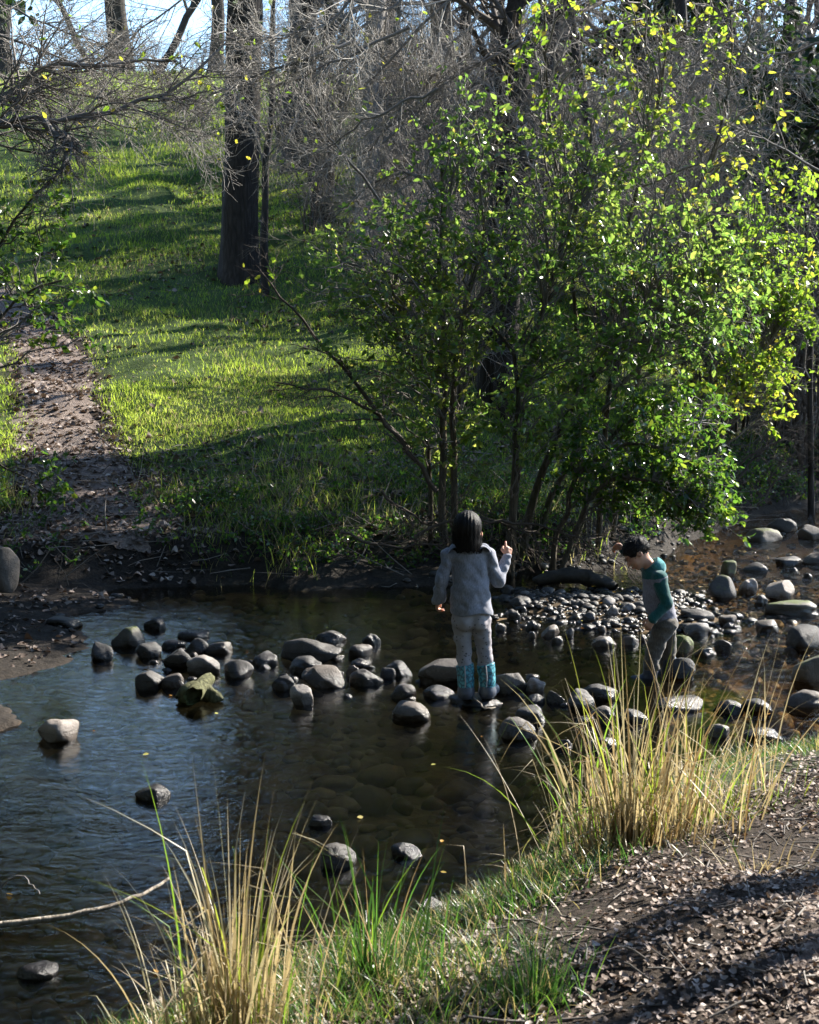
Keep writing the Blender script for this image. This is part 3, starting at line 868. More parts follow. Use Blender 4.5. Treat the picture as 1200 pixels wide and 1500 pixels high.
    f.ell(Th(0, -.05, -.105), np.array([.09, .08, .05]), .006, Rh, 's')
    f.add(lambda g: .0032 * vnoise(g * 60, 2) + .004 * vnoise(g * 22, 6))
    V, F = f.mesh(1); hr = obj('hair', V, F, MAT['hair'], t)
    rg = np.random.default_rng(6)
    sel = V[rg.choice(len(V), 620)]
    dr = norm(sel - head) * .8 + Rh[:, 1] * .55 + rg.normal(size=sel.shape) * .25
    P, R = hair_strands(t, None, sel - norm(dr) * .01, dr, rg.uniform(.018, .032, len(sel)), grav=-.05, r=.0015, rng=rg)
    V, F, _ = tubes(P, R, 4); obj('hair_strands', V, F, MAT['hair'], hr)
    return t

# ------------------------------------------------------------------ stones
_ico = {}
def ico(n):
    if n not in _ico:
        import bmesh
        bm = bmesh.new(); bmesh.ops.create_icosphere(bm, subdivisions=n, radius=1)
        V = np.array([v.co[:] for v in bm.verts]); F = np.array([[v.index for v in f.verts] for f in bm.faces]); bm.free()
        _ico[n] = (norm(V), F)
    return _ico[n]

def rock_shape(seed, ang=0., n=4, rough=.16, flat=0.):
    V, F = ico(n); rg = np.random.default_rng(seed); ang = max(ang, rg.uniform(.05, .5))
    off = rg.uniform(-40, 40, 3)
    r = 1 + rough * fbm(V * .9 + off, 2, seed) + rough * .25 * fbm(V * 2.6 + off, 3, seed + 3) + rough * .06 * fbm(V * 9 + off, 2, seed + 5)
    P = V * r[:, None]
    for k in range(int(4 + 6 * ang) if ang > 0 else 0):
        nrm_ = norm(rg.normal(size=3) + np.array([0, 0, .25])); d = rg.uniform(.55, .86)
        over = P @ nrm_ - d
        P = P - np.where(over > 0, over * (.55 + .4 * ang), 0)[:, None] * nrm_
    if flat:
        top = P[:, 2] - (1 - flat); P[:, 2] -= np.where(top > 0, top * .75, 0)
    P /= np.abs(P).max(0)
    return P, F

def stone(x0, x1, yt, yb, label, mat='stone', ang=0., name='river_stone', group=None, seed=None, cat='stone', z0=0., n=4, rough=.25, deep=.75, flat=0., sub=.06):
    global _rs
    _rs += 1
    cx = (x0 + x1) / 2
    p = at_z(cx, yb, z0) if z0 is not None else on_ground(cx, yb)
    D = p[1]
    W = (x1 - x0) / FPX * D; dp = W * deep
    h = (yb - yt) / FPX * D
    Hh = max((h - dp * .5 * (CAMZ / D)) * .9, W * .18, .018)
    P, F = rock_shape(seed or 1000 + _rs * 7, ang, n, rough, flat)
    tot = Hh + sub
    V = P * np.array([W / 2, dp / 2, tot / 2])
    rz = RNG.uniform(-.25, .25)
    o = obj(name, V, F, MAT[mat]); o.location = (p[0], p[1] + dp * .42, p[2] + (Hh - sub) / 2); o.rotation_euler = (RNG.uniform(-.06, .06), RNG.uniform(-.08, .08), rz)
    return tag(o, label, cat, group)
_rs = 0
# ------------------------------------------------------------------ build: camera, light, sky
SUN_AZ, SUN_EL = math.radians(55), math.radians(33)       # azimuth measured from +y towards +x
SDIR = np.array([math.sin(SUN_AZ) * math.cos(SUN_EL), math.cos(SUN_AZ) * math.cos(SUN_EL), math.sin(SUN_EL)])

def setup():
    cam = bpy.data.cameras.new('camera'); co = bpy.data.objects.new('camera', cam); COL.objects.link(co)
    cam.sensor_fit = 'VERTICAL'; cam.sensor_height = 24; cam.lens = 24 * FPX / 1500
    cam.clip_start = .1; cam.clip_end = 2000
    co.location = CAM; co.rotation_euler = (math.pi / 2 - PITCH, 0, 0)
    cam.dof.use_dof = True; cam.dof.focus_distance = 9.0; cam.dof.aperture_fstop = 7
    scene.camera = co
    w = bpy.data.worlds.new('World'); scene.world = w; w.use_nodes = True
    nt = w.node_tree; nt.nodes.clear()
    sky = nt.nodes.new('ShaderNodeTexSky'); sky.sky_type = 'NISHITA'; sky.sun_disc = False
    sky.sun_elevation = SUN_EL; sky.sun_rotation = SUN_AZ; sky.air_density = 1.0; sky.dust_density = .2; sky.ozone_density = 3.0
    bg = nt.nodes.new('ShaderNodeBackground'); bg.inputs[1].default_value = SKY_STRENGTH
    out = nt.nodes.new('ShaderNodeOutputWorld')
    nt.links.new(sky.outputs[0], bg.inputs[0]); nt.links.new(bg.outputs[0], out.inputs[0])
    L = bpy.data.lights.new('sun', 'SUN'); L.energy = 5.0; L.angle = math.radians(.53); L.color = (1, .93, .82)
    lo = bpy.data.objects.new('sun', L); COL.objects.link(lo)
    lo.rotation_euler = Vector(SDIR).to_track_quat('Z', 'Y').to_euler(); lo.location = (20, 20, 30)
    v = scene.view_settings; v.view_transform = 'Standard'; v.look = 'None'; v.gamma = 1; v.exposure = EXPOSURE
    c = scene.cycles
    c.max_bounces = 8; c.transparent_max_bounces = 12; c.diffuse_bounces = 3; c.glossy_bounces = 3; c.transmission_bounces = 4
    c.caustics_reflective = False; c.caustics_refractive = False; c.sample_clamp_indirect = 4
    c.use_denoising = True
SKY_STRENGTH = .12
EXPOSURE = 1.75

# ------------------------------------------------------------------ build: terrain, paths, water
def axis(parts):
    return np.unique(np.concatenate([np.arange(a, b, s) for a, b, s in parts]).round(4))

def terrain():
    xs = axis([(-160, -60, 8), (-60, -20, 2), (-20, -6, .4), (-6, 6.5, .06), (6.5, 20, .35), (20, 60, 2), (60, 161, 8)])
    ys = axis([(-60, -4, 4), (-4, 2, .25), (2, 20, .06), (20, 60, .3), (60, 130, 1.5), (130, 400, 12)])
    X, Y = np.meshgrid(xs, ys, indexing='ij')
    Z = ground(X, Y)
    q = np.arange(X.size).reshape(X.shape)
    F = np.stack([q[:-1, :-1], q[1:, :-1], q[1:, 1:], q[:-1, 1:]], -1).reshape(-1, 4)
    x, y = X.ravel(), Y.ravel()
    dn, df, dl = lands(x, y)
    pu = np.abs(path_u(x, y))
    left = 1 - sstep(2.0, 4.5, x - (y - 15) * .15)
    grassy = sstep(.5, 2.2, df + n2(x, y, .7, 41) * .9) * sstep(.85, 1.5, np.where(y < 32, pu, 3)) * left
    grassy = np.maximum(grassy, sstep(4, 7, df) * sstep(2, 5, x) * .75 * (1 - sstep(10, 16, df)))
    grassy = np.maximum(grassy, sstep(.05, .25, dn) * (1 - sstep(.75, 1.25, dn + n2(x, y, 1.2, 43) * .3)) * .6)
    land = np.maximum(np.maximum(dn, df), dl)
    bed = 1 - sstep(-.12, -.03, land)
    mud = np.maximum(sstep(-.1, .1, df) * (1 - sstep(.4, 1.4, df)), sstep(-.05, .1, dl) * (df < .2)) * .9
    mud = np.maximum(mud, .8 * np.exp(-(((x - 1.55) / 1.4) ** 2 + ((y - 12.1) / 1.4) ** 2)))
    mud = np.maximum(mud, .9 * sstep(1.9, 2.8, x - .10 * (y - 9)) * bed)
    o = obj('ground', np.stack([x, y, Z.ravel()], 1), F, MAT['ground'], attrs={'grassy': grassy, 'bed': bed, 'mud': mud})
    tag(o, kind='structure')
    # water surface
    xs = axis([(-40, -6, 2), (-6, 7, .12), (7, 40.1, 1.5)]); ys = axis([(-30, 2, 1.5), (2, 20, .12), (20, 40, 1)])
    X, Y = np.meshgrid(xs, ys, indexing='ij')
    q = np.arange(X.size).reshape(X.shape)
    F = np.stack([q[:-1, :-1], q[1:, :-1], q[1:, 1:], q[:-1, 1:]], -1).reshape(-1, 4)
    x, y = X.ravel(), Y.ravel()
    land = np.maximum.reduce(lands(x, y))
    keep = (land[F].min(1) < .9)
    rif = sstep(1.6, 2.6, x - .10 * (y - 9) + n2(x, y, .8, 51) * .4)
    z = rif * (.012 * n2(x, y * .8, 3.2, 52, 3) + .05 * sstep(11, 17, y))
    V = np.stack([x, y, z], 1)
    used = np.unique(F[keep]); mp = np.zeros(len(V), int); mp[used] = np.arange(len(used))
    o = obj('creek_water', V[used], mp[F[keep]], MAT['water'], attrs={'riffle': rif[used]})
    tag(o, kind='structure')
    # dirt path up the hill, a sheet just above the ground with ragged edges
    ys = np.arange(13.4, 33, .12); us = np.linspace(-1, 1, 15)
    def sheet(name, cen, wid, edge_seed):
        Vv = []
        for yv in ys_:
            c, w = cen(yv), wid(yv)
            e0 = 1 + .28 * float(n2(np.array(yv), np.array(0.), 1.7, edge_seed)); e1 = 1 + .28 * float(n2(np.array(yv), np.array(9.), 1.7, edge_seed))
            for u in us: Vv.append((c + w * u * (e0 if u < 0 else e1), yv))
        P = np.array(Vv); z = ground(P[:, 0], P[:, 1]) + .012 - .03 * np.abs(np.tile(us, len(ys_))) ** 6
        q = np.arange(len(P)).reshape(len(ys_), len(us))
        F = np.stack([q[:-1, :-1], q[:-1, 1:], q[1:, 1:], q[1:, :-1]], -1).reshape(-1, 4)
        return tag(obj(name, np.column_stack([P, z]), F, MAT['path']), kind='structure')
    ys_ = ys
    sheet('dirt_path', lambda y: np.interp(y, [12, 14.5, 16.5, 18.5, 21, 23.5, 27, 34], [-2.7, -2.9, -3.65, -4.15, -4.75, -5.7, -7.8, -13]),
          lambda y: np.interp(y, [12, 14.5, 16.5, 19, 23, 30], [1.0, .78, .56, .5, .48, .48]), 61)
    ys_ = np.arange(.6, 8.6, .1)
    sheet('footpath', lambda y: np.interp(y, [0, 3, 5, 7, 9], [-.2, 1.35, 2.5, 4.4, 7.0]), lambda y: np.interp(y, [0, 3, 5, 7, 9], [1.3, 1.05, 1.05, 1.3, 1.8]), 62)

def in_frame(x, y, z, m=60):
    d = np.stack([x - CAM[0], y - CAM[1], z - CAM[2]], -1)
    f = d @ FW
    px = 600 + FPX * (d @ RT) / f; py = 750 - FPX * (d @ UP) / f
    return (f > .5) & (px > -m) & (px < 1200 + m) & (py > -m) & (py < 1500 + m)

# ------------------------------------------------------------------ build: ground cover
def ground_cover():
    rg = np.random.default_rng(21)
    # hill grass
    B = []; Hh = []
    for (y0, y1, n, hh) in ((13.0, 16, 20000, .11), (16, 20, 44000, .075), (20, 26, 62000, .078), (26, 36, 60000, .10), (36, 54, 50000, .15), (54, 98, 30000, .28)):
        y = rg.uniform(y0, y1, n * 2); x = rg.uniform(-.31, .33, n * 2) * (y + 2)
        df = lands(x, y)[1]
        pu = np.abs(path_u(x, y))
        dens = sstep(.25, 1.6, df + n2(x, y, .8, 71) * .8) * np.where(y < 32, sstep(.5, 1.25, pu), 1)
        dens *= np.clip(.62 + .9 * n2(x, y, .55, 72), .24, 1)
        dens *= 1 - .85 * sstep(1.0, 3.0, x - (y - 14) * .18) * (1 - .8 * sstep(4, 6, df) * (1 - sstep(9, 14, df)))
        k = rg.random(n * 2) < dens
        x, y = x[k][:n], y[k][:n]
        B.append(np.stack([x, y, ground(x, y) - .01], 1)); Hh.append(hh * rg.uniform(.45, 1.25, len(x)) * (1 + .5 * np.clip(n2(x, y, .9, 73), -.6, 1)) * (1 + .9 * (1 - sstep(1.5, 3, lands(x, y)[1]))))
    B = np.concatenate(B); Hh = np.concatenate(Hh); n = len(B)
    V, F, ids = blades(B, Hh, rg.uniform(0, 6.283, n), rg.uniform(.02, .5, n), rg.uniform(.1, 1.3, n), .0046 * (.6 + B[:, 1] / 17) * rg.uniform(.7, 1.4, n), K=4, rng=rg, twist=1.)
    rnd = np.clip(.42 + .35 * n2(B[:, 0], B[:, 1], .7, 74) + rg.normal(size=n) * .16, 0, .86)
    near = 1 - sstep(2.2, 3.8, lands(B[:, 0], B[:, 1])[1])
    rnd = np.where(rg.random(n) < .05 + .38 * near + .22 * np.clip(n2(B[:, 0], B[:, 1], .45, 79), 0, 1), .99, rnd)
    tag(obj('hillside_grass', V, F, MAT['grass'], attrs={'rnd': rnd[ids]}), kind='stuff')
    # short grass along the near bank
    n = 26000
    x = rg.uniform(-1.3, 3.2, n * 5); y = rg.uniform(3.3, 9.6, n * 5)
    dn = lands(x, y)[0]
    dens = sstep(-.03, .10, dn) * (1 - sstep(.7, 1.7, dn + n2(x, y, 1.1, 75) * .6 + .4 * sstep(.8, 1.8, x))) * np.clip(.5 + 1.1 * n2(x, y, 1.5, 76), .05, 1)
    k = rg.random(n * 5) < dens; x, y = x[k][:n], y[k][:n]; n = len(x)
    B = np.stack([x, y, ground(x, y) - .005], 1)
    V, F, ids = blades(B, rg.uniform(.04, .15, n) * (1 + .5 * n2(x, y, 1.3, 77)), rg.uniform(0, 6.283, n), rg.uniform(.1, .8, n), rg.uniform(.2, 1.6, n), rg.uniform(.002, .0042, n), K=5, rng=rg)
    rnd = np.clip(.40 + .3 * n2(x, y, 1., 78) + rg.normal(size=n) * .15, 0, .86); rnd = np.where(rg.random(n) < .30, .99, rnd * .9)
    tag(obj('bank_grass', V, F, MAT['sedge'], attrs={'rnd': rnd[ids]}), kind='stuff')
    # dead leaves: near footpath, hill path, far bank, shrub foot
    def litter(n, xr, yr, dens, size, seed, lift=.012):
        r2 = np.random.default_rng(seed)
        x = r2.uniform(*xr, n * 6); y = r2.uniform(*yr, n * 6)
        k = r2.random(n * 6) < dens(x, y); x, y = x[k][:n], y[k][:n]
        m = len(x); z = ground(x, y) + r2.uniform(0.004, lift * 2.2, m)
        az = r2.uniform(0, 6.283, m); d = np.stack([np.cos(az), np.sin(az), r2.normal(size=m) * .3], 1)
        s = size * r2.uniform(.5, 1.35, m)
        return curlleaf(np.stack([x, y, z - .006], 1), az, s, r2)
    A = Acc()
    for args in (
        (26000, (-.4, 3.2), (2.9, 8.6), lambda x, y: sstep(.45, 1.1, lands(x, y)[0] + n2(x, y, 1.4, 81) * .4) * np.clip(.75 + .6 * n2(x, y, 2., 84), .1, 1), .0195, 1),
        (2600, (-6.5, -1.5), (13.0, 24), lambda x, y: (1 - sstep(.8, 1.3, np.abs(path_u(x, y)))) * .9, .06, 2),
        (4500, (-5, 8), (13, 20), lambda x, y: sstep(.1, .7, lands(x, y)[1]) * (1 - sstep(2.5, 5, lands(x, y)[1])), .06, 3),
        (3600, (-9, 4), (16, 36), lambda x, y: .15 + .85 * np.clip(n2(x, y, .5, 87) * 1.6, 0, 1), .075, 5),
        (500, (-3.4, -2.0), (8.3, 12.6), lambda x, y: sstep(.05, .2, lands(x, y)[2]), .05, 4)):
        V, F, ids = litter(*args)
        A.add(V, F, np.random.default_rng(args[-1]).random(ids.max() + 1)[ids] * (.55 if args[-1] > 2 else .97))
    tag(A.build('leaf_litter', MAT['litter']), kind='stuff')
    # chips of twig and crumbs among the litter of the near path
    n = 900
    x = rg.uniform(-.2, 3.0, n * 3); y = rg.uniform(3.0, 8, n * 3); k = lands(x, y)[0] > .7; x, y = x[k][:n], y[k][:n]; n = len(x)
    az = rg.uniform(0, 6.283, n); L = rg.uniform(.02, .16, n)
    p0 = np.stack([x, y, ground(x, y) + .014], 1); p1 = p0 + np.stack([np.cos(az) * L, np.sin(az) * L, rg.normal(size=n) * .012], 1)
    pm = (p0 + p1) / 2 + rg.normal(size=(n, 3)) * .006
    V, F, ids = tubes(np.stack([p0, pm, p1], 1), rg.uniform(.0012, .0038, (n, 1)) * np.ones((1, 3)), 4)
    tag(obj('twig_litter', V, F, MAT['twig']), kind='stuff')
    # floating and stranded yellow leaves
    pts = []
    r3 = np.random.default_rng(33)
    for _ in range(4000):
        px, py = r3.uniform(0, 1200), r3.uniform(880, 1440)
        p = at_z(px, py, 0)
        if ground(p[0], p[1]) < -.03 and np.maximum.reduce(lands(p[0], p[1])) < -.1: pts.append(p + [0, 0, .006])
        if len(pts) > 20: break
    pts = np.array(pts)
    bar = np.column_stack([r3.uniform(.5, 2.3, 26), r3.uniform(10.9, 13.2, 26)]); bar = np.column_stack([bar, np.maximum(ground(bar[:, 0], bar[:, 1]), 0) + .05])
    pts = np.concatenate([pts, bar])
    az = r3.uniform(0, 6.28, len(pts))
    V, F, ids = leafmesh(pts, np.stack([np.cos(az), np.sin(az), az * 0 + .1], 1), r3.uniform(.016, .038, len(pts)), r3, flat=3)
    tag(obj('fallen_leaves', V, F, MAT['fall'], attrs={'rnd': r3.random(len(pts))[ids]}), kind='stuff')

def undergrowth():
    rg = np.random.default_rng(52)
    # low leafy weeds over the dark far bank
    n = 1000
    x = rg.uniform(-4.2, 7.5, n * 8); y = rg.uniform(12.6, 22, n * 8)
    df = lands(x, y)[1]
    dens = sstep(.12, .45, df) * (1 - sstep(1.4, 3.2, df)) * np.clip(.45 + 1.2 * n2(x, y, 1.1, 85) + .5 * sstep(.5, 1.5, x), .04, 1) * (1 - .8 * (np.abs(path_u(x, y)) < .9))
    k = rg.random(n * 8) < dens; x, y = x[k][:n], y[k][:n]; n = len(x)
    m = 5
    base = np.repeat(np.stack([x, y, ground(x, y) - .02], 1), m, 0); N = len(base)
    az = rg.uniform(0, 6.283, N); L = rg.uniform(.06, .30, N)
    tip = base + np.stack([np.cos(az) * L * .8, np.sin(az) * L * .8, L * rg.uniform(.3, 1.1, N)], 1)
    mid = (base + tip) / 2 + np.stack([0 * L, 0 * L, L * .22], 1)
    P = np.stack([base, mid, tip], 1)
    A = Acc(); V, F, _ = tubes(P, np.full((N, 3), .0022), 3); A.add(V, F, 0, 1)
    idx = np.repeat(np.arange(N), 6); t = rg.uniform(.35, 1, len(idx))[:, None]
    pos = (1 - t) ** 2 * base[idx] + 2 * t * (1 - t) * mid[idx] + t * t * tip[idx]
    V, F, ids = leafmesh(pos, rg.normal(size=pos.shape), rg.uniform(.02, .055, len(pos)), rg)
    A.add(V, F, np.clip(rg.normal(size=len(pos)) * .25 + .4, 0, .9)[ids], 0)
    tag(A.build('undergrowth', None, mats=[MAT['leaf_low'], MAT['twig_dark']]), kind='stuff')
    # dead sticks and stalks strewn over the same bank
    n = 1700
    x = rg.uniform(-4.2, 8, n * 6); y = rg.uniform(12.6, 24, n * 6); df = lands(x, y)[1]
    k = rg.random(n * 6) < sstep(.02, .3, df) * (1 - sstep(2, 4.5, df)); x, y = x[k][:n], y[k][:n]; n = len(x)
    az = rg.uniform(0, 6.283, n); L = rg.uniform(.08, .55, n)
    p0 = np.stack([x, y, ground(x, y)], 1); up = np.where(rg.random(n) < .35, rg.uniform(.3, 1.2, n), rg.uniform(-.05, .15, n))
    p1 = p0 + np.stack([np.cos(az) * L, np.sin(az) * L, up * L], 1); pm = (p0 + p1) / 2 + rg.normal(size=(n, 3)) * .02
    V, F, _ = tubes(np.stack([p0, pm, p1], 1), rg.uniform(.0018, .006, (n, 1)) * np.array([[1, .8, .4]]), 4)
    tag(obj('dead_brush', V, F, MAT['twig']), kind='stuff')

def pebbles():
    rg = np.random.default_rng(44)
    V0, F0 = ico(2)
    def bunch(name, x, y, s, zoff, mats, mi, sub=V0):
        A = Acc()
        for i in range(len(x)):
            P = V0 * (1 + .3 * vnoise(V0 * 1.3 + i * 3.7, i))[:, None] * np.array([1, rg.uniform(.6, .95), rg.uniform(.4, .7)]) * s[i]
            a = rg.uniform(0, 6.283); c, s_ = math.cos(a), math.sin(a)
            P = np.stack([P[:, 0] * c - P[:, 1] * s_, P[:, 0] * s_ + P[:, 1] * c, P[:, 2]], 1)
            A.add(P + np.array([x[i], y[i], zoff[i]]), F0, 0, mi[i])
        return tag(A.build(name, None, mats=mats), kind='stuff')
    # gravel bar and stream margins
    n = 5200
    x = rg.uniform(.2, 4.2, n * 6); y = rg.uniform(10.2, 16, n * 6)
    r2 = ((x - 1.55) / 1.35) ** 2 + ((y - 12.1) / 1.35) ** 2
    up = ((x - 3.0) / 1.1) ** 2 + ((y - 13) / 3.2) ** 2
    dens = np.exp(-r2 * 1.1) + .16 * np.exp(-up * 1.0)
    k = rg.random(n * 6) < dens; x, y = x[k][:n], y[k][:n]
    m_ = 9000; xs = rg.uniform(-4, 4.5, m_); ys = rg.uniform(8.4, 18, m_); land = np.maximum.reduce(lands(xs, ys)[1:])
    k = (rg.random(m_) < np.exp(-((land - .02) / .16) ** 2) * .55 * np.clip(.5 + n2(xs, ys, 1.4, 86), .05, 1)); x = np.concatenate([x, xs[k]]); y = np.concatenate([y, ys[k]]); n = len(x)
    s = np.exp(rg.normal(size=n) * .6) * .015; s = np.clip(s, .006, .06)
    z = np.maximum(ground(x, y), -.05) + s * .25
    m = rg.choice([0, 0, 1, 1, 1, 1, 1, 2], n)
    bunch('gravel', x, y, s, z, [MAT['stone'], MAT['stone_dark'], MAT['stone_pale']], m)
    # cobbles on the bed, seen through the water
    n = 1500
    x = rg.uniform(-4, 3.6, n * 4); y = rg.uniform(4.6, 13.5, n * 4)
    g = ground(x, y); k = (g < -.06) & in_frame(x, y, g)
    x, y, g = x[k][:n], y[k][:n], g[k][:n]; n = len(x)
    s = np.clip(np.exp(rg.normal(size=n) * .45) * .05, .02, .13)
    bunch('bed_cobbles', x, y, s, np.minimum(g + s * .15, -.015 - s * .62), [MAT['bed1'], MAT['bed2']], rg.integers(0, 2, n))

# ------------------------------------------------------------------ build: trees and shrubs
def bez(a, b, c, K=7):
    t = np.linspace(0, 1, K)[:, None]
    return (1 - t) ** 2 * np.asarray(a) + 2 * t * (1 - t) * np.asarray(b) + t * t * np.asarray(c)

def resample(pts, K):
    pts = np.asarray(pts, float); d = np.concatenate([[0], np.cumsum(np.linalg.norm(np.diff(pts, axis=0), axis=1))])
    t = np.linspace(0, d[-1], K)
    P = np.stack([np.interp(t, d, pts[:, i]) for i in range(3)], 1)
    for _ in range(2): P[1:-1] = P[1:-1] * .5 + .25 * (P[:-2] + P[2:])
    return P

def to_local(V, o): return np.asarray(V) - np.asarray(o)

def leafy_shrub(name, label, cat, stems, targets, leafmat, leaves_per=7, group=None, size=.055, seed=0, bare=.25, stemmat='stem', tw=2, n1=5, gold=0., start=(.35, .95)):
    """stems: list of (polyline, r0, r1); targets: (n,3) points the branches reach for"""
    rg = np.random.default_rng(seed)
    o = np.array(stems[0][0][0]); t = thing(name, label, cat, o, group)
    SP = [resample(p, 14) + np.concatenate([np.zeros((1, 3)), rg.normal(size=(13, 3)) * .012]) for p, _, _ in stems]
    for P, (_, r0, r1) in zip(SP, stems):
        V, F, _ = tubes(P[None] - o, np.linspace(r0, r1, 14)[None], 9); obj('stem', V, F, MAT[stemmat], t)
    BP = []; BR = []
    allp = np.concatenate([P[int(start[0] * 13):int(start[1] * 13) + 1] for P in SP])
    for q in targets:
        d = np.linalg.norm((allp - q) * np.array([1, 1, .7]), axis=1) + np.maximum(allp[:, 2] - q[2] + .2, 0) * .8
        a = allp[rg.choice(np.argsort(d)[:4])]
        mid = (a + q) / 2 + np.array([0, 0, .22 * np.linalg.norm(q - a)]) + rg.normal(size=3) * .08 * np.linalg.norm(q - a)
        P = bez(a, mid, q, 9); P[1:] += rg.normal(size=(8, 3)) * .02
        BP.append(P); BR.append(np.linspace(.004 + .006 * min(1.5, np.linalg.norm(q - a)), .0022, 9))
    BP = np.array(BP); BR = np.array(BR)
    T1P, T1R = grow(BP, BR, n1, .35, 1., (.4, 1.2), (.16, .42), K=5, bend=.16, up=.12, rr=.7, rng=rg, rmin=.0016)
    T2P, T2R = grow(T1P, T1R, tw, .2, 1., (.4, 1.1), (.35, .8), K=4, bend=.18, up=.05, rr=.7, rng=rg, rmin=.0012)
    A = Acc()
    for P, R, s in ((BP, BR, 5), (T1P, T1R, 4), (T2P, T2R, 3)):
        V, F, _ = tubes(P - o, R, s); A.add(V, F)
    A.build('branches', MAT['twig'], t)
    # leaves alternate along the twigs
    pos = []; dr = []
    for P, lp in ((T1P, leaves_per + 2), (T2P, leaves_per)):
        n, K, _ = P.shape
        live = rg.random(n) > bare
        m = np.where(live)[0]; idx = np.repeat(m, lp)
        tt = rg.uniform(.25, 1, len(idx)) * (K - 1) * .9999; i = tt.astype(int); f = (tt - i)[:, None]
        pos.append(P[idx, i] * (1 - f) + P[idx, i + 1] * f)
        tan = norm(P[idx, i + 1] - P[idx, i]); v = rg.normal(size=tan.shape); v[:, 2] -= .25
        dr.append(norm(tan * .7 + norm(v) * .9))
    pos = np.concatenate(pos); dr = np.concatenate(dr)
    V, F, ids = leafmesh(pos - o, dr, size * rg.uniform(.4, 1.5, len(pos)), rg, wid=.58)
    rnd = np.clip(.42 + .3 * n2(pos[:, 0], pos[:, 2], .9, seed) + rg.normal(size=len(pos)) * .22, 0, .9)
    rnd = np.where(rg.random(len(pos)) < .05 + gold, rg.uniform(.9, 1, len(pos)), rnd)
    obj('leaves', V, F, MAT[leafmat], t, attrs={'rnd': rnd[ids]})
    return t

def blob(px, py, rx, ry, y, dy, n, rg):
    """n points filling an ellipsoid that stands at distance y"""
    c = at_y(px, py, y); s = y / FPX
    v = rg.normal(size=(n, 3)); v = v / np.linalg.norm(v, axis=1, keepdims=True) * rg.uniform(.35, 1, (n, 1)) ** .6
    return c + v * np.array([rx * s, dy, ry * s])

def bare_shrub_proto(name, label, cat, seed, h=3.2, spread=1.5, stems=9, mat='twig', group=None, n=(7, 7, 5)):
    rg = np.random.default_rng(seed)
    t = thing(name, label, cat, (0, 0, 0), group)
    P = []; R = []
    for k in range(stems):
        a = rg.uniform(0, 6.283); s = rg.uniform(.15, 1) * spread
        e = np.array([math.cos(a) * s, math.sin(a) * s, h * rg.uniform(.55, 1)])
        b_ = np.array([math.cos(a) * .1, math.sin(a) * .1, -.15])
        m = np.array([math.cos(a) * s * .2, math.sin(a) * s * .2, e[2] * .62])
        q = bez(b_, m, e, 9); q[2:] += rg.normal(size=(7, 3)) * .05
        P.append(q); R.append(np.linspace(rg.uniform(.014, .032), .005, 9))
    P = np.array(P); R = np.array(R)
    V, F, _ = tubes(P, R, 5); obj('stems', V, F, MAT['twig_dark'], t)
    A = Acc()
    P1, R1 = grow(P, R, n[0], .2, 1, (.4, 1.1), (.25, .55), K=6, bend=.17, grav=-.03, rr=.5, rng=rg, rmin=.003)
    P2, R2 = grow(P1, R1, n[1], .15, 1, (.4, 1.2), (.3, .65), K=4, bend=.22, grav=-.05, rr=.6, rng=rg, rmin=.0024)
    P3, R3 = grow(P2, R2, n[2], .1, 1, (.4, 1.2), (.3, .8), K=3, bend=.25, rr=.7, rng=rg, rmin=.0018)
    for q, r, s in ((P1, R1, 4), (P2, R2, 3), (P3, R3, 3)):
        V, F, _ = tubes(q, r, s); A.add(V, F)
    A.build('twigs', MAT[mat], t)
    return t

def bare_tree_proto(name, label, cat, seed, h=12., r=.16, mat='bark_far', lean=0., group=None, limbs=14, twigmat='twig', low=.22, leaves=None):
    rg = np.random.default_rng(seed)
    t = thing(name, label, cat, (0, 0, 0), group)
    z = np.linspace(-.4, h, 22)
    P = np.stack([lean * z / h * h * .2 + .12 * np.cumsum(rg.normal(size=22)) * .5, .12 * np.cumsum(rg.normal(size=22)) * .5, z], 1)
    P[:, :2] -= P[0, :2]
    R = r * np.linspace(1.12, .25, 22); R[0] *= 1.45; R[1] *= 1.18
    V, F, _ = tubes(P[None], R[None], 12); obj('trunk', V, F, MAT[mat], t)
    P1, R1 = grow(P[None], R[None], limbs, low, 1, (.5, 1.15), (.2, .42), K=8, bend=.16, up=.25, rr=.45, rng=rg)
    P2, R2 = grow(P1, R1, 6, .2, 1, (.4, 1.1), (.3, .6), K=6, bend=.2, rr=.5, rng=rg, rmin=.006)
    P3, R3 = grow(P2, R2, 6, .1, 1, (.4, 1.2), (.3, .65), K=4, bend=.25, grav=-.03, rr=.55, rng=rg, rmin=.004)
    P4, R4 = grow(P3, R3, 4, .1, 1, (.4, 1.2), (.4, .8), K=3, bend=.25, grav=-.04, rr=.6, rng=rg, rmin=.003)
    A = Acc()
    for q, rr, s in ((P1, R1, 7), (P2, R2, 5), (P3, R3, 3), (P4, R4, 3)):
        V, F, _ = tubes(q, rr, s); A.add(V, F)
    A.build('crown', MAT[twigmat], t)
    if leaves:
        n, zmin = leaves
        q = P3[rg.integers(0, len(P3), n * 4), 3] + rg.normal(size=(n * 4, 3)) * .35
        q = q[q[:, 2] > zmin][:n]
        V, F, ids = leafmesh(q, rg.normal(size=q.shape), rg.uniform(.2, .42, len(q)), rg, wid=.62)
        obj('leaves', V, F, MAT['leaf_oak'], t, attrs={'rnd': rg.random(len(q))[ids]})
    return t

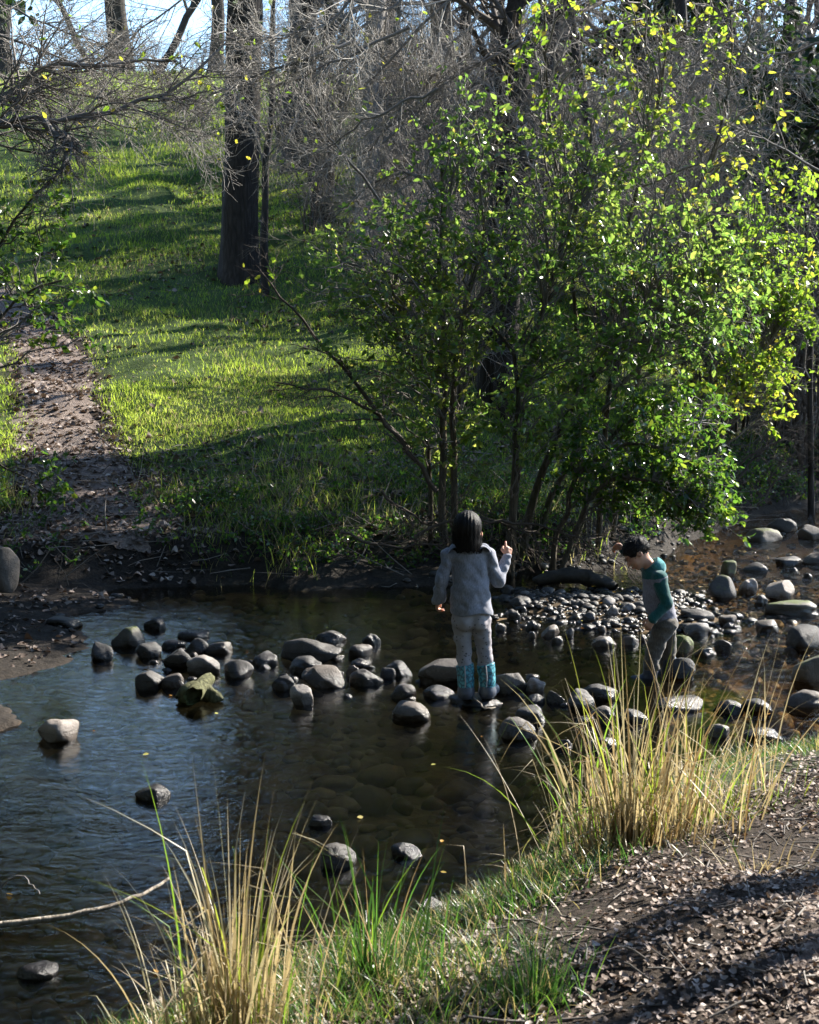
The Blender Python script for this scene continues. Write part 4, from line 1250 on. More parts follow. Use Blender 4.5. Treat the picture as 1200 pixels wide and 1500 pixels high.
def oak_proto(name, label, cat, seed, h=10., r=.28, crown=3.2, group=None, n=8000, low=.4, ls=(.10, .22), sc=.22):
    rg = np.random.default_rng(seed)
    t = thing(name, label, cat, (0, 0, 0), group)
    z = np.linspace(-.4, h * .85, 16)
    P = np.stack([.2 * np.cumsum(rg.normal(size=16)) * .4, .2 * np.cumsum(rg.normal(size=16)) * .4, z], 1); P[:, :2] -= P[0, :2]
    R = r * np.linspace(1.15, .2, 16)
    V, F, _ = tubes(P[None], R[None], 12); obj('trunk', V, F, MAT['bark'], t)
    P1, R1 = grow(P[None], R[None], 18, low, 1, (.6, 1.3), (crown / h * .8, crown / h * 1.3), K=8, bend=.14, up=.2, rr=.45, rng=rg)
    P2, R2 = grow(P1, R1, 8, .3, 1, (.4, 1.1), (.25, .5), K=5, bend=.2, rr=.5, rng=rg, rmin=.006)
    A = Acc()
    for q, rr, s in ((P1, R1, 6), (P2, R2, 4)):
        V, F, _ = tubes(q, rr, s); A.add(V, F)
    A.build('limbs', MAT['bark'], t)
    idx = rg.integers(0, len(P2), n); k = rg.integers(1, 5, n)
    pos = P2[idx, k] + rg.normal(size=(n, 3)) * sc
    V, F, ids = leafmesh(pos, rg.normal(size=(n, 3)), rg.uniform(*ls, n), rg, wid=.6)
    obj('crown', V, F, MAT['leaf_oak'], t, attrs={'rnd': rg.random(n)[ids]})
    return t
# ------------------------------------------------------------------ the stones, one by one
def stones():
    S = stone
    row = 'cobbles in the row across the pool'
    S(125, 166, 935, 968, 'dark flat-topped stone standing alone at the left end of the stone row', 'stone_dark', .5, group=row)
    S(160, 215, 911, 949, 'big rough mossy-brown stone with a peaked top near the left end of the row', 'stone_moss', .6, group=row)
    S(207, 243, 900, 923, 'dim rounded stone lying farthest back in the shade behind the row', 'stone_dark', group=row)
    S(196, 236, 933, 963, 'dark oval stone beside the peaked mossy-brown one', 'stone_dark', group=row)
    S(230, 272, 930, 951, 'low grey stone squeezed between the dark oval and the flat back stone', 'stone_dark', group=row)
    S(257, 307, 916, 936, 'flat slab-like stone at the back of the row', 'stone', flat=.5, group=row)
    S(271, 306, 930, 958, 'dull round stone in front of the flat back slab', 'stone_dark', group=row)
    S(236, 283, 944, 980, 'blackish jagged stone behind the two round twin stones', 'stone_dark', .7, group=row)
    S(297, 343, 932, 958, 'smooth grey dome with soft sun on its right side, behind the brightest stone', 'stone', group=row)
    S(271, 321, 954, 988, 'brightest sunlit stone of the left cluster, two-humped, just above the mossy log', 'stone_pale', group=row)
    S(322, 371, 960, 994, 'dark wet dome at the water edge right of the two-humped bright stone', 'stone_dark', group=row)
    S(195, 241, 970, 1010, 'larger of the two smooth twin stones standing in the blue reflection', 'stone', group=row)
    S(232, 275, 978, 1008, 'smaller of the two smooth twin stones, touching the mossy log', 'stone', group=row)
    S(362, 408, 950, 976, 'rounded grey stone left of the long whale-backed stone', 'stone', group=row)
    S(402, 501, 930, 967, 'long whale-backed stone, the widest in the row', 'stone', group=row, deep=.5)
    S(460, 508, 916, 942, 'dark oval stone just behind the whale-backed stone', 'stone_dark', group=row)
    S(530, 558, 925, 946, 'small dark pointed stone behind the row near the child in grey', 'stone_dark', .4, group=row)
    S(508, 548, 940, 963, 'pale-tipped grey stone behind the small flat white-edged one', 'stone', group=row)
    S(512, 552, 959, 977, 'low flat stone with a white wet edge', 'stone_dark', group=row)
    S(421, 476, 957, 986, 'dull brown low stone in front of the whale-backed stone', 'stone_dark', group=row)
    S(434, 510, 963, 1008, 'big craggy brown stone with a sunlit broken face', 'stone', .8, group=row)
    S(506, 528, 970, 992, 'little bright round stone tucked beside the craggy brown one', 'stone_pale', group=row)
    S(423, 462, 998, 1034, 'pinkish pale angular stone in front of the craggy brown one', 'stone_pale', .9, group=row)
    S(396, 434, 981, 1012, 'dark broken stone with a bright right edge left of the pinkish angular one', 'stone_dark', .8, group=row)
    S(510, 562, 974, 1005, 'smooth dark brown stone with an orange leaf at its waterline', 'stone_dark', group=row)
    S(551, 581, 975, 994, 'small tan stone behind the smooth dark brown stone', 'stone', group=row)
    S(560, 608, 964, 992, 'dark stone with a pale rim leaning on the big block', 'stone_dark', .3, group=row)
    S(570, 611, 997, 1026, 'egg-shaped grey stone with a white shine below the big block', 'stone', group=row)
    S(571, 632, 1021, 1058, 'grey humped stone nearest the camera in the row, in dark water', 'stone', group=row)
    S(610, 690, 944, 1006, 'big blocky stone with a flat top behind the teal boots', 'stone', .95, group=row, flat=.35, deep=.6)
    S(618, 668, 1000, 1024, 'low dark wet stone between the big block and the teal boots', 'stone_dark', group=row)
    S(655, 740, 1008, 1036, 'dark flat wet stone under the teal boots', 'stone_dark', .3, group=row, flat=.55, deep=.9)
    S(720, 779, 978, 1016, 'dark stone with a white streaked top right of the teal boots', 'stone', .5, group=row)
    S(768, 804, 989, 1014, 'smooth pale stone at the right of the white streaked one', 'stone_pale', group=row)
    S(772, 800, 1012, 1031, 'little wet black stone below the smooth pale one', 'stone_dark', group=row)
    S(798, 829, 1008, 1031, 'dark stone with a straight slanting edge', 'stone_dark', .8, group=row)
    S(826, 873, 1002, 1042, 'brown dome half in front of the big black rounded stone', 'stone', group=row)
    S(846, 908, 990, 1027, 'big black rounded stone left of the dry grass', 'stone_dark', group=row)
    S(856, 903, 1022, 1060, 'rough tan stone seen through the left blades of the dry grass', 'stone', .5, group=row)
    S(838, 873, 1045, 1063, 'small stone with a light cap just below the brown dome', 'stone', group=row)
    S(754, 802, 1029, 1060, 'black wet stone behind the smooth oval one right of the boots', 'stone_dark', group=row)
    S(730, 794, 1044, 1084, 'smooth oval stone with a sunlit right end, nearest below the boots', 'stone', group=row)
    S(856, 908, 1074, 1101, 'dark stone with a thin light top behind the lower grass blades', 'stone_dark', group=row)
    S(812, 846, 1076, 1096, 'small half-sunk stone with a bright fleck beside the tall grass', 'stone', group=row)
    rf = np.random.default_rng(9); k = 0
    while k < 34:
        t_ = rf.random(); px = 150 + 690 * t_ + rf.normal() * 8; py = np.interp(px, [150, 250, 330, 450, 560, 640, 760, 840], [962, 968, 975, 985, 996, 1022, 1030, 1042]) + rf.normal() * 13
        if 655 < px < 745: continue
        w = rf.uniform(11, 25)
        S(px - w / 2, px + w / 2, py - w * .42, py, 'small dark stone wedged between the larger stones of the row', ('stone_dark', 'stone_dark', 'stone')[k % 3], rf.uniform(0, .7), group='small stones wedged along the row', n=3, sub=.04)
        k += 1
    lone = 'stones standing alone in the water'
    S(51, 117, 1046, 1088, 'pale sunlit rounded stone by the muddy left shore', 'stone_pale', group=lone, seed=77)
    S(194, 251, 1146, 1172, 'black low stone awash in the blue reflection', 'stone_dark', group=lone)
    S(446, 487, 1186, 1211, 'small stone with a white right side, alone in the brown water', 'stone', .4, group=lone)
    S(455, 524, 1229, 1273, 'grey rounded stone with a dark wet foot above the green sedge', 'stone', .3, group=lone)
    S(570, 626, 1229, 1257, 'dark stone barely above the brown water, right of the grey rounded one', 'stone_dark', group=lone)
    S(56, 118, 894, 922, 'dim brown stone on the far left shore in shade', 'stone_dark', group=lone)
    S(18, 90, 1398, 1434, 'shaded dark stone in the lower left water', 'stone_dark', group=lone)
    S(598, 670, 1305, 1340, 'half-drowned dark stone by the near bank', 'stone_dark', group=lone)
    S(-28, 31, 784, 868, 'boulder on the left bank cut by the picture edge', 'stone', name='boulder', cat='boulder', z0=None, rough=.1, seed=90)
    up = 'stones in the riffle upstream'
    S(1038, 1086, 836, 882, 'big smooth round dark boulder with a mossy crown, edge of the riffle', 'stone_moss', group=up, rough=.07, name='boulder', cat='boulder')
    S(1121, 1166, 844, 882, 'white and grey streaked craggy boulder in the riffle', 'stone_pale', .9, group=up, name='boulder', cat='boulder')
    S(1120, 1215, 875, 902, 'long flat dark boulder with a mossy rim below the white craggy one', 'stone_moss', group=up, deep=.45, flat=.4, name='boulder', cat='boulder')
    S(1090, 1129, 820, 840, 'low dark dome above the white craggy boulder', 'stone_dark', group=up)
    S(1138, 1181, 807, 832, 'dark peaked stone with a sunlit ridge upstream', 'stone_dark', .7, group=up)
    S(1179, 1222, 804, 832, 'brown-grey stone upstream at the right picture edge', 'stone', .3, group=up)
    S(1088, 1152, 769, 800, 'wide black stone with a green rim at the head of the riffle', 'stone_moss', .4, group=up, name='boulder', cat='boulder')
    S(1126, 1174, 750, 787, 'dark block at the top of the riffle under the bank', 'stone_dark', .7, group=up, name='boulder', cat='boulder')
    S(1170, 1206, 764, 797, 'reddish-brown stone beside the dark block at the top of the riffle', 'stone', .6, group=up)
    S(1080, 1112, 843, 872, 'sunlit pale stone between the mossy-crowned boulder and the white craggy one', 'stone_pale', group=up)
    S(1106, 1126, 869, 886, 'tiny white stone at the foot of the white craggy boulder', 'stone_pale', group=up)
    S(1056, 1082, 812, 848, 'mossy yellow-green stone behind the mossy-crowned boulder', 'stone_moss2', group=up)
    S(1157, 1173, 827, 841, 'small dark stone below the peaked stone upstream', 'stone_dark', group=up)
    S(1176, 1192, 836, 849, 'small dark stone near the right picture edge, above the open riffle', 'stone_dark', group=up)
    S(998, 1050, 886, 914, 'grey-brown hump behind the arched stone, right of the bowed child', 'stone', group=up)
    S(996, 1053, 907, 932, 'arched stone with a white sunlit back right of the bowed child', 'stone_pale', .3, group=up)
    S(1054, 1083, 896, 910, 'brown stone resting on a white one', 'stone', group=up, z0=.05)
    S(1058, 1083, 908, 921, 'white stone under the brown one in the riffle', 'stone_pale', group=up)
    S(1104, 1146, 901, 926, 'dark stone with a curved white back in mid riffle', 'stone', group=up)
    S(1148, 1214, 906, 958, 'large brown-black boulder at the right edge below the long flat one', 'stone_dark', .4, group=up, name='boulder', cat='boulder')
    S(978, 1022, 924, 966, 'bright green mossy stone behind the bowed child', 'stone_moss2', .3, group=up)
    S(1018, 1054, 942, 962, 'low dark stone beside the bright green mossy one', 'stone_dark', group=up)
    S(1046, 1074, 928, 956, 'dark square-cut stone with a light top edge', 'stone_dark', .9, group=up)
    S(976, 1022, 958, 996, 'blue-black smooth stone with a white end below the green mossy one', 'stone_dark', group=up)
    S(1148, 1174, 942, 957, 'small rounded stone in front of the brown-black boulder', 'stone', group=up)
    S(1162, 1218, 946, 1010, 'tall dark rough boulder cut by the right picture edge', 'stone_moss', .6, group=up, name='boulder', cat='boulder')
    S(1146, 1216, 1002, 1048, 'large brown dome below the tall dark rough boulder', 'stone', group=up, name='boulder', cat='boulder')
    S(1090, 1142, 1012, 1046, 'dark rounded stone with a sunlit notch left of the large brown dome', 'stone_dark', .5, group=up)
    S(1048, 1096, 1019, 1046, 'smooth black stone behind the right of the dry grass', 'stone_dark', group=up)
    S(1034, 1074, 1056, 1080, 'pale stone shining through the dry grass', 'stone_pale', group=up)
    S(958, 1034, 1010, 1042, 'broad grey stone just behind the dry grass tops', 'stone', group=up, flat=.3)
    S(1090, 1150, 1060, 1086, 'wet black stone by the right bank water', 'stone_dark', group=up)
    S(905, 955, 1032, 1060, 'shadowed stone among the middle dry grass stems', 'stone_dark', group=up)
    bar = 'stones on the gravel bar between the children'
    S(790, 822, 913, 930, 'flat pale stone shining in the middle of the gravel bar', 'stone_pale', .6, group=bar, z0=.02)
    S(866, 905, 926, 948, 'white-topped wedge at the lower right of the gravel bar', 'stone_pale', .6, group=bar)
    S(912, 940, 927, 945, 'smooth white-edged stone left of the bowed child', 'stone_pale', group=bar)
    S(746, 782, 870, 886, 'dark low stone at the upper left of the gravel bar', 'stone_dark', group=bar, z0=.03)
    S(742, 764, 890, 904, 'dark round stone at the left of the gravel bar', 'stone_dark', group=bar, z0=.03)
    S(805, 826, 930, 942, 'light stone at the waterline of the gravel bar', 'stone_pale', group=bar)
    S(844, 866, 878, 890, 'grey flat stone at the back of the gravel bar', 'stone', group=bar, z0=.03)
    S(852, 874, 894, 905, 'grey oval stone in the upper middle of the gravel bar', 'stone', group=bar, z0=.04)
    S(888, 908, 884, 900, 'upright light stone at the upper right of the gravel bar', 'stone_pale', .5, group=bar, z0=.04)
    S(908, 934, 876, 898, 'big light stone with a yellow leaf near the bowed child', 'stone_pale', .4, group=bar, z0=.03)
    S(770, 790, 905, 918, 'brown stone left of the flat pale shining one', 'stone', group=bar, z0=.02)
    S(826, 842, 918, 930, 'small grey stone right of the flat pale shining one', 'stone', group=bar, z0=.02)
    rg = np.random.default_rng(8)
    n = 0
    while n < 26:
        px, py = rg.uniform(728, 1000), rg.uniform(862, 945)
        if rg.random() > math.exp(-((py - 905) / 34) ** 2): continue
        w = rg.uniform(9, 19)
        S(px - w / 2, px + w / 2, py - w * .5, py, 'small nameless cobble among the gravel of the bar', ('stone', 'stone_dark', 'stone_pale')[n % 3], rg.uniform(0, .5),
          group='small cobbles of the gravel bar', z0=.025, n=3, name='cobble', cat='stone')
        n += 1
    # the dark half-buried log on the far shore and the mossy log in the pool
    a, b_ = at_z(782, 850, .05), at_z(904, 858, .05)
    P = resample([a, (a + b_) / 2 + [0, .05, .06], b_], 12); R = np.array([[.03, .055, .065, .07, .072, .072, .07, .07, .066, .06, .05, .03]])
    V, F, _ = tubes(P[None], R, 14); V = V + .02 * fbm(V * 9, 3, 4)[:, None]
    tag(obj('drift_log', V, F, MAT['dark_log']), 'dark half-buried log on the far shore behind the gravel bar', 'log')
    a, b_ = at_z(258, 1024, .02), at_z(326, 1026, .01)
    t = thing('mossy_log', 'short broken log furred with green moss lying in the pool', 'log', a)
    P = resample([a, (a + b_) / 2 + [0, .06, .045], b_], 12); R = np.array([[.02, .045, .06, .065, .06, .06, .055, .05, .04, .03, .022, .01]])
    V, F, _ = tubes(P[None], R, 14); V = V + .016 * fbm(V * 22, 3, 4)[:, None]; obj('trunk', V - a, F, MAT['log'], t)
    c = at_z(284, 1018, .06); e = at_z(303, 1003, .02) + np.array([.04, -.02, .05])
    P = resample([c, (c + e) / 2 + [0, 0, .02], e], 8); V, F, _ = tubes(P[None], np.array([[.05, .052, .05, .045, .042, .04, .034, .02]]), 12)
    V = V + .014 * fbm(V * 24, 3, 6)[:, None]; obj('branch_stub', V - a, F, MAT['log'], t)
    # sticks
    def stick(pts, r0, r1, label, mat='stick', name='stick'):
        P = resample(pts, 16); P[1:-1] += RNG.normal(size=(14, 3)) * .004
        V, F, _ = tubes(P[None], np.linspace(r0, r1, 16)[None], 7)
        return tag(obj(name, V, F, MAT[mat]), label, 'stick')
    stick([at_z(-10, 1356, .02), at_z(90, 1344, .03), at_z(190, 1320, .06), at_z(248, 1286, .09)], .013, .006, 'long pale stick lying in the water at lower left')
    stick([at_z(198, 1502, .05), at_z(215, 1480, .10), at_z(236, 1462, .12)], .016, .011, 'short white stick end at the bottom edge by the dry grass')
    stick([at_z(0, 1300, .02), at_z(30, 1278, .10), at_z(58, 1310, .06)], .004, .003, 'thin bent dead twig in the lower left water', 'twig', 'twig')
    stick([at_z(676, 1002, .06), at_z(688, 1018, .05), at_z(712, 1040, .03), at_z(726, 1036, .02)], .006, .004, 'bundle of thin driftwood caught at the teal boots', 'stick', 'driftwood')

# ------------------------------------------------------------------ grasses of the near bank
def grass_clumps():
    rg = np.random.default_rng(61)
    def clump(name, label, px, py, spread, n, h, w, mats, pieces, group=None, lean=(.02, .35), curve=(.1, .9), kinkf=.25):
        c = on_ground(px, py); t = thing(name, label, 'grass', c, group)
        for (pname, frac, mat, rlo, rhi, hs) in pieces:
            m = max(4, int(n * frac)); r = np.abs(rg.normal(size=m)) * spread; a = rg.uniform(0, 6.283, m)
            b = np.stack([c[0] + np.cos(a) * r * 1.25, c[1] + np.sin(a) * r * .8], 1); b = np.column_stack([b, ground(b[:, 0], b[:, 1]) - .02])
            az = np.where(rg.random(m) < .7, a, rg.uniform(0, 6.283, m))
            k0 = rg.uniform(.35, .8, m); kv = np.where(rg.random(m) < kinkf, rg.uniform(.5, 2.1, m), 0)
            V, F, ids = blades(b, h * hs * (.24 + .8 * rg.random(m) ** 2.4), az, rg.uniform(*lean, m), rg.uniform(*curve, m), w * rg.uniform(.55, 1.25, m), K=9, kink=(k0, kv), rng=rg, twist=.7)
            obj(pname, V - c, F, MAT[mat], t, attrs={'rnd': rg.uniform(rlo, rhi, m)[ids]})
        return t
    clump('dry_grass_clump', 'large golden dry grass clump on the bank in front of the bowed child', 925, 1232, .14, 540, .86, .0068, None,
          [('dry_blades', .62, 'straw', 0, .62, 1.), ('base_thatch', .85, 'straw', 0, .5, .42), ('green_blades', .14, 'straw', .68, 1, .95)], lean=(.0, .3), curve=(.05, .9), kinkf=.55)
    clump('dry_grass_clump', 'sparser straw grass beside the large clump, leaning out over the water', 848, 1215, .07, 40, .86, .0068, None,
          [('dry_blades', .6, 'straw', .3, .66, 1.), ('green_blades', .4, 'straw', .66, 1., .9)], lean=(.05, .6), curve=(.2, 1.2))
    clump('dry_grass_clump', 'right shoulder of straw stalks bending between the large clump and the far riffle', 1015, 1205, .12, 150, .72, .0068, None,
          [('dry_blades', .75, 'straw', .1, .62, 1.), ('green_blades', .25, 'straw', .66, 1., .9)], lean=(.0, .5))
    clump('dry_grass_clump', 'few tall thin stalks at the right edge of the bank', 1120, 1170, .16, 34, .72, .0062, None,
          [('dry_blades', .7, 'straw', .3, .68, 1.), ('green_blades', .45, 'straw', .68, 1., .6)], lean=(.0, .3), curve=(.05, .7))
    clump('dry_grass_clump', 'golden dry grass clump at the bottom edge left of the green sedge', 345, 1530, .09, 320, .80, .0066, None,
          [('dry_blades', .72, 'straw', .15, .66, 1.), ('base_thatch', .5, 'straw', .1, .6, .5), ('green_blades', .16, 'straw', .68, 1, .95)], lean=(.0, .2), curve=(.05, .7), kinkf=.55)
    clump('dry_grass_clump', 'thin straw stems arching left over the water at lower left', 262, 1512, .07, 18, .62, .005, None,
          [('dry_blades', 1., 'straw', .35, .68, 1.)], lean=(.3, .75), curve=(.2, .9), kinkf=.5)
    clump('sedge_tuft', 'upright green sedge tuft on the bank at the bottom middle', 545, 1452, .055, 150, .52, .0062, None,
          [('green_blades', .8, 'sedge', 0, .86, 1.), ('dry_blades', .2, 'straw', .1, .7, .9)], lean=(.0, .3), curve=(.05, .6))
    clump('sedge_tuft', 'shaded dark sedge tuft standing at the edge of the leafy footpath', 782, 1476, .05, 320, .30, .0032, None,
          [('green_blades', .9, 'sedge', 0, .75, 1.), ('dry_blades', .1, 'straw', .1, .6, .8)], lean=(.0, .5), curve=(.05, .6))
    clump('sedge_tuft', 'ragged grey-green tuft on the bank brow above the shaded dark sedge', 770, 1330, .12, 420, .20, .0032, None,
          [('green_blades', .8, 'sedge', 0, .86, 1.), ('dry_blades', .2, 'straw', .2, .6, .9)], lean=(.1, .7), curve=(.2, 1.))
    clump('dry_grass_clump', 'small bleached tussock on the leafy footpath slope under the right stalks', 1108, 1282, .06, 90, .20, .004, None,
          [('dry_blades', .9, 'straw', .2, .62, 1.), ('green_blades', .12, 'straw', .7, 1., .9)], lean=(.2, 1.1), curve=(.2, 1.))
    clump('sedge_tuft', 'bright fresh green tuft at the right foot of the large dry clump', 1040, 1200, .13, 330, .17, .0042, None,
          [('green_blades', 1., 'straw', .78, 1., 1.)], lean=(.1, .8), curve=(.2, 1.))
    clump('sedge_tuft', 'low pale green tussock at the bottom edge between the golden clump and the sedge', 480, 1490, .11, 260, .20, .004, None,
          [('green_blades', .7, 'sedge', .2, 1., 1.), ('dry_blades', .3, 'straw', .2, .7, 1.)], lean=(.1, .8), curve=(.2, 1.1))

# ------------------------------------------------------------------ woods
def woods():
    gz = lambda x, y: float(ground(np.array(x), np.array(y)))
    rg = np.random.default_rng(71)
    # the big trunk on the slope
    b_ = on_ground(350, 408); D = b_[1]
    t = thing('big_tree', 'thick dark-barked tree standing on the grassy slope', 'tree', b_)
    z = [(352, 425), (350, 400), (349, 370), (350, 330), (353, 280), (356, 220), (356, 160), (357, 100), (359, 40), (361, -30)]
    P = [at_y(x, y, D) for x, y in z]; P[0][2] = b_[2] - .3
    top = P[-1]; P += [top + np.array([.1, .1, 1.2]), top + np.array([.0, .2, 2.6]), top + np.array([.3, .1, 4.2]), top + np.array([.5, .2, 6.2])]
    P = resample(P, 26); s = D / FPX
    R = np.interp(np.linspace(0, 1, 26), [0, .04, .1, .3, .6, 1], [40 * s, 31 * s, 27 * s, 25 * s, 23 * s, 10 * s])
    V, F, _ = tubes(P[None], R[None], 24); V = V + .03 * fbm(V * np.array([5, 5, 1.2]), 3, 3)[:, None]
    obj('trunk', V - b_, F, MAT['bark'], t)
    Q1, S1 = grow(P[None], R[None], 13, .55, 1., (.6, 1.2), (.20, .36), K=8, bend=.15, up=.2, rr=.4, rng=rg)
    Q2, S2 = grow(Q1, S1, 7, .2, 1, (.4, 1.1), (.3, .6), K=6, bend=.2, rr=.5, rng=rg, rmin=.006)
    Q3, S3 = grow(Q2, S2, 7, .1, 1, (.4, 1.2), (.3, .7), K=4, bend=.25, rr=.5, rng=rg, rmin=.003)
    A = Acc()
    for q, r, k in ((Q1, S1, 8), (Q2, S2, 5), (Q3, S3, 3)):
        V, F, _ = tubes(q, r, k); A.add(V - b_, F)
    A.build('crown', MAT['twig_dark'], t)
    k = rg.integers(0, len(Q3), 9000); pos = Q3[k, 3] + rg.normal(size=(9000, 3)) * .3
    keep = pos[:, 2] > b_[2] + 6; pos = pos[keep]
    V, F, ids = leafmesh(pos - b_, rg.normal(size=pos.shape), rg.uniform(.12, .24, len(pos)), rg, wid=.6)
    obj('leaves', V, F, MAT['leaf_oak'], t, attrs={'rnd': rg.random(len(pos))[ids]})
    # thin sapling beside it
    def pole(pts, D, r0, r1, label, mat='bark_far', name='young_tree', n=10, twig='twig', cat='tree', ang=(.4, 1.1)):
        P = [at_y(x, y, D) for x, y in pts]; P[0][2] = gz(P[0][0], P[0][1]) - .1
        o = P[0].copy(); P = resample(P, 18); R = np.linspace(r0, r1, 18)
        t = thing(name, label, cat, o)
        V, F, _ = tubes(P[None], R[None], 10); V = V + .15 * r0 * fbm(V * np.array([7, 7, 2.]), 2, 3)[:, None]; obj('trunk', V - o, F, MAT[mat], t)
        Q1, S1 = grow(P[None], R[None], n, .25, 1., ang, (.12, .32), K=7, bend=.17, up=.1, rr=.45, rng=rg)
        Q2, S2 = grow(Q1, S1, 6, .2, 1, (.4, 1.1), (.3, .6), K=5, bend=.2, rr=.5, rng=rg, rmin=.003)
        Q3, S3 = grow(Q2, S2, 4, .1, 1, (.4, 1.2), (.3, .7), K=3, bend=.25, rr=.6, rng=rg, rmin=.002)
        A = Acc()
        for q, r, k in ((Q1, S1, 6), (Q2, S2, 4), (Q3, S3, 3)):
            V, F, _ = tubes(q, r, k); A.add(V - o, F)
        A.build('branches', MAT[twig], t); return t
    pole([(388, 390), (386, 330), (392, 280), (384, 240), (400, 190), (398, 60), (404, -60)], 25.2, .075, .03, 'slim sapling growing close beside the thick dark trunk')
    pole([(540, 330), (538, 270), (545, 200), (535, 130), (548, 60), (556, -40), (560, -160)], 28, .26, .12, 'pale grey-barked tree catching sun behind the green shrub', 'bark_grey', 'pale_tree', 9)
    pole([(722, 470), (726, 350), (735, 250), (742, 160), (738, 90), (752, 30), (770, -60), (800, -180)], 19, .20, .10, 'dark ivy-shaded tree rising behind the leafy shrub', 'bark', 'leaning_tree', 10, 'twig_dark')
    pole([(742, 150), (760, 70), (800, 25), (850, -20), (900, -90)], 18.6, .14, .09, 'dark limb-like tree leaning up to the right over the thicket', 'bark', 'leaning_tree', 6, 'twig_dark')
    pole([(1010, 420), (1006, 300), (1000, 160), (1002, 60), (996, -30), (990, -150)], 27, .13, .08, 'straight dark trunk standing in the right of the bare thicket', 'bark_far')
    pole([(1112, 400), (1098, 300), (1082, 180), (1074, 80), (1060, -40), (1050, -160)], 29, .17, .09, 'dark trunk leaning left in the thicket at upper right', 'bark_far')
    pole([(905, 330), (872, 230), (852, 130), (838, 40), (825, -60)], 23, .11, .06, 'crooked dark trunk leaning left in the middle thicket', 'bark_far')
    pole([(1150, 330), (1156, 200), (1150, 100), (1160, 0), (1156, -100)], 34, .2, .1, 'grey trunk farthest right in the thicket', 'bark_far')
    pole([(940, 300), (946, 200), (930, 90), (944, 0), (938, -100)], 38, .2, .1, 'faint far trunk behind the right of the thicket', 'bark_far')
    pole([(476, 330), (480, 230), (470, 140), (484, 40), (478, -80)], 31, .16, .09, 'dim trunk between the thick dark tree and the pale grey one', 'bark_far')
    pole([(1192, 690), (1186, 560), (1190, 470), (1178, 380), (1186, 260)], 17.6, .04, .018, 'thin upright stem at the right picture edge above the bank', 'bark', 'young_tree', 8)
    # trees along the crest at upper left
    for (px, D, r, h, ln, lab) in ((22, 49, .30, 13, 0, 'crest tree at the far left corner against the sky'), (188, 50, .42, 16, 0, 'thickest dark tree on the crest against the sky'),
                                   (226, 48, .15, 9, 2.2, 'thin tree leaning right on the crest beside the thickest one'), (155, 49, .12, 9, -2.0, 'thin tree leaning left on the crest beside the thickest one'),
                                   (318, 50, .26, 15, 0, 'straight crest tree just left of the thick slope trunk'), (430, 47, .22, 13, 0, 'crest tree right of the thick slope trunk'),
                                   (-60, 46, .28, 13, 0, 'crest tree just beyond the left picture edge')):
        D = D * 1.75; x = (px - 600) / FPX * D
        P = bare_tree_proto('crest_tree', lab, 'tree', int(rg.integers(1e6)), h, r * .78, 'bark_far', ln, 'trees along the crest', 11, 'twig_dark', leaves=(5200, 5.3 if px > 100 else 3.0)); P.location = (x, D, gz(x, D)); P.scale = (1.75,) * 3  # leaf crowns added above the frame to block sky reflected in the creek
    # distant wood: copies of three bare trees
    protos = [bare_tree_proto('bare_tree', 'bare grey tree lost among the far wood behind the thicket', 'tree', 300 + i, 12 + i, .15 + .03 * i, 'bark_far', .6 * (i - 1), 'bare trees of the far wood', 12, 'twig') for i in range(3)]
    k = 0
    for i in range(30):
        D = rg.uniform(30, 62); px = rg.uniform(430, 1330); x = (px - 600) / FPX * D
        if px < 560 and D > 40: continue
        if k < 3: o = protos[k]; o.location = (x, D, gz(x, D)); o.rotation_euler = (0, 0, rg.uniform(0, 6.28))
        else: o = dup(protos[k % 3], (x, D, gz(x, D)), rg.uniform(0, 6.28), rg.uniform(.8, 1.25))
        k += 1
    # thicket of bare shrubs
    protos = [bare_shrub_proto('bare_shrub', 'leafless grey-brown shrub tangled in the thicket beyond the creek', 'shrub', 400 + i, 3.4, 1.7, 11, 'twig', 'leafless shrubs of the thicket') for i in range(3)]
    spots = []
    for i in range(64):
        D = rg.uniform(19, 44); px = rg.uniform(600, 1290)
        spots.append((px, D, rg.uniform(.8, 1.35)))
    for px, D, s in ((455, 30, .7), (600, 24, .9), (470, 33, 1.1), (560, 34, 1.2), (420, 40, 1.2), (500, 45, 1.3), (620, 21, .9), (300, 86, .9), (240, 88, .8), (150, 88, .7), (380, 80, 1.1), (40, 86, .8), (450, 70, 1.3),
                     (660, 18, .9), (700, 20, 1.), (1150, 20.5, .8), (1080, 21, .9), (1190, 23, 1.)):
        spots.append((px, D, s))
    for i, (px, D, s) in enumerate(spots):
        x = (px - 600) / FPX * D
        if i < 3: o = protos[i]; o.location = (x, D, gz(x, D)); o.scale = (s,) * 3
        else: dup(protos[i % 3], (x, D, gz(x, D)), rg.uniform(0, 6.28), (s * rg.uniform(.9, 1.2), s, s * rg.uniform(.8, 1.2)), tilt=(rg.uniform(-.15, .15), rg.uniform(-.15, .15)))

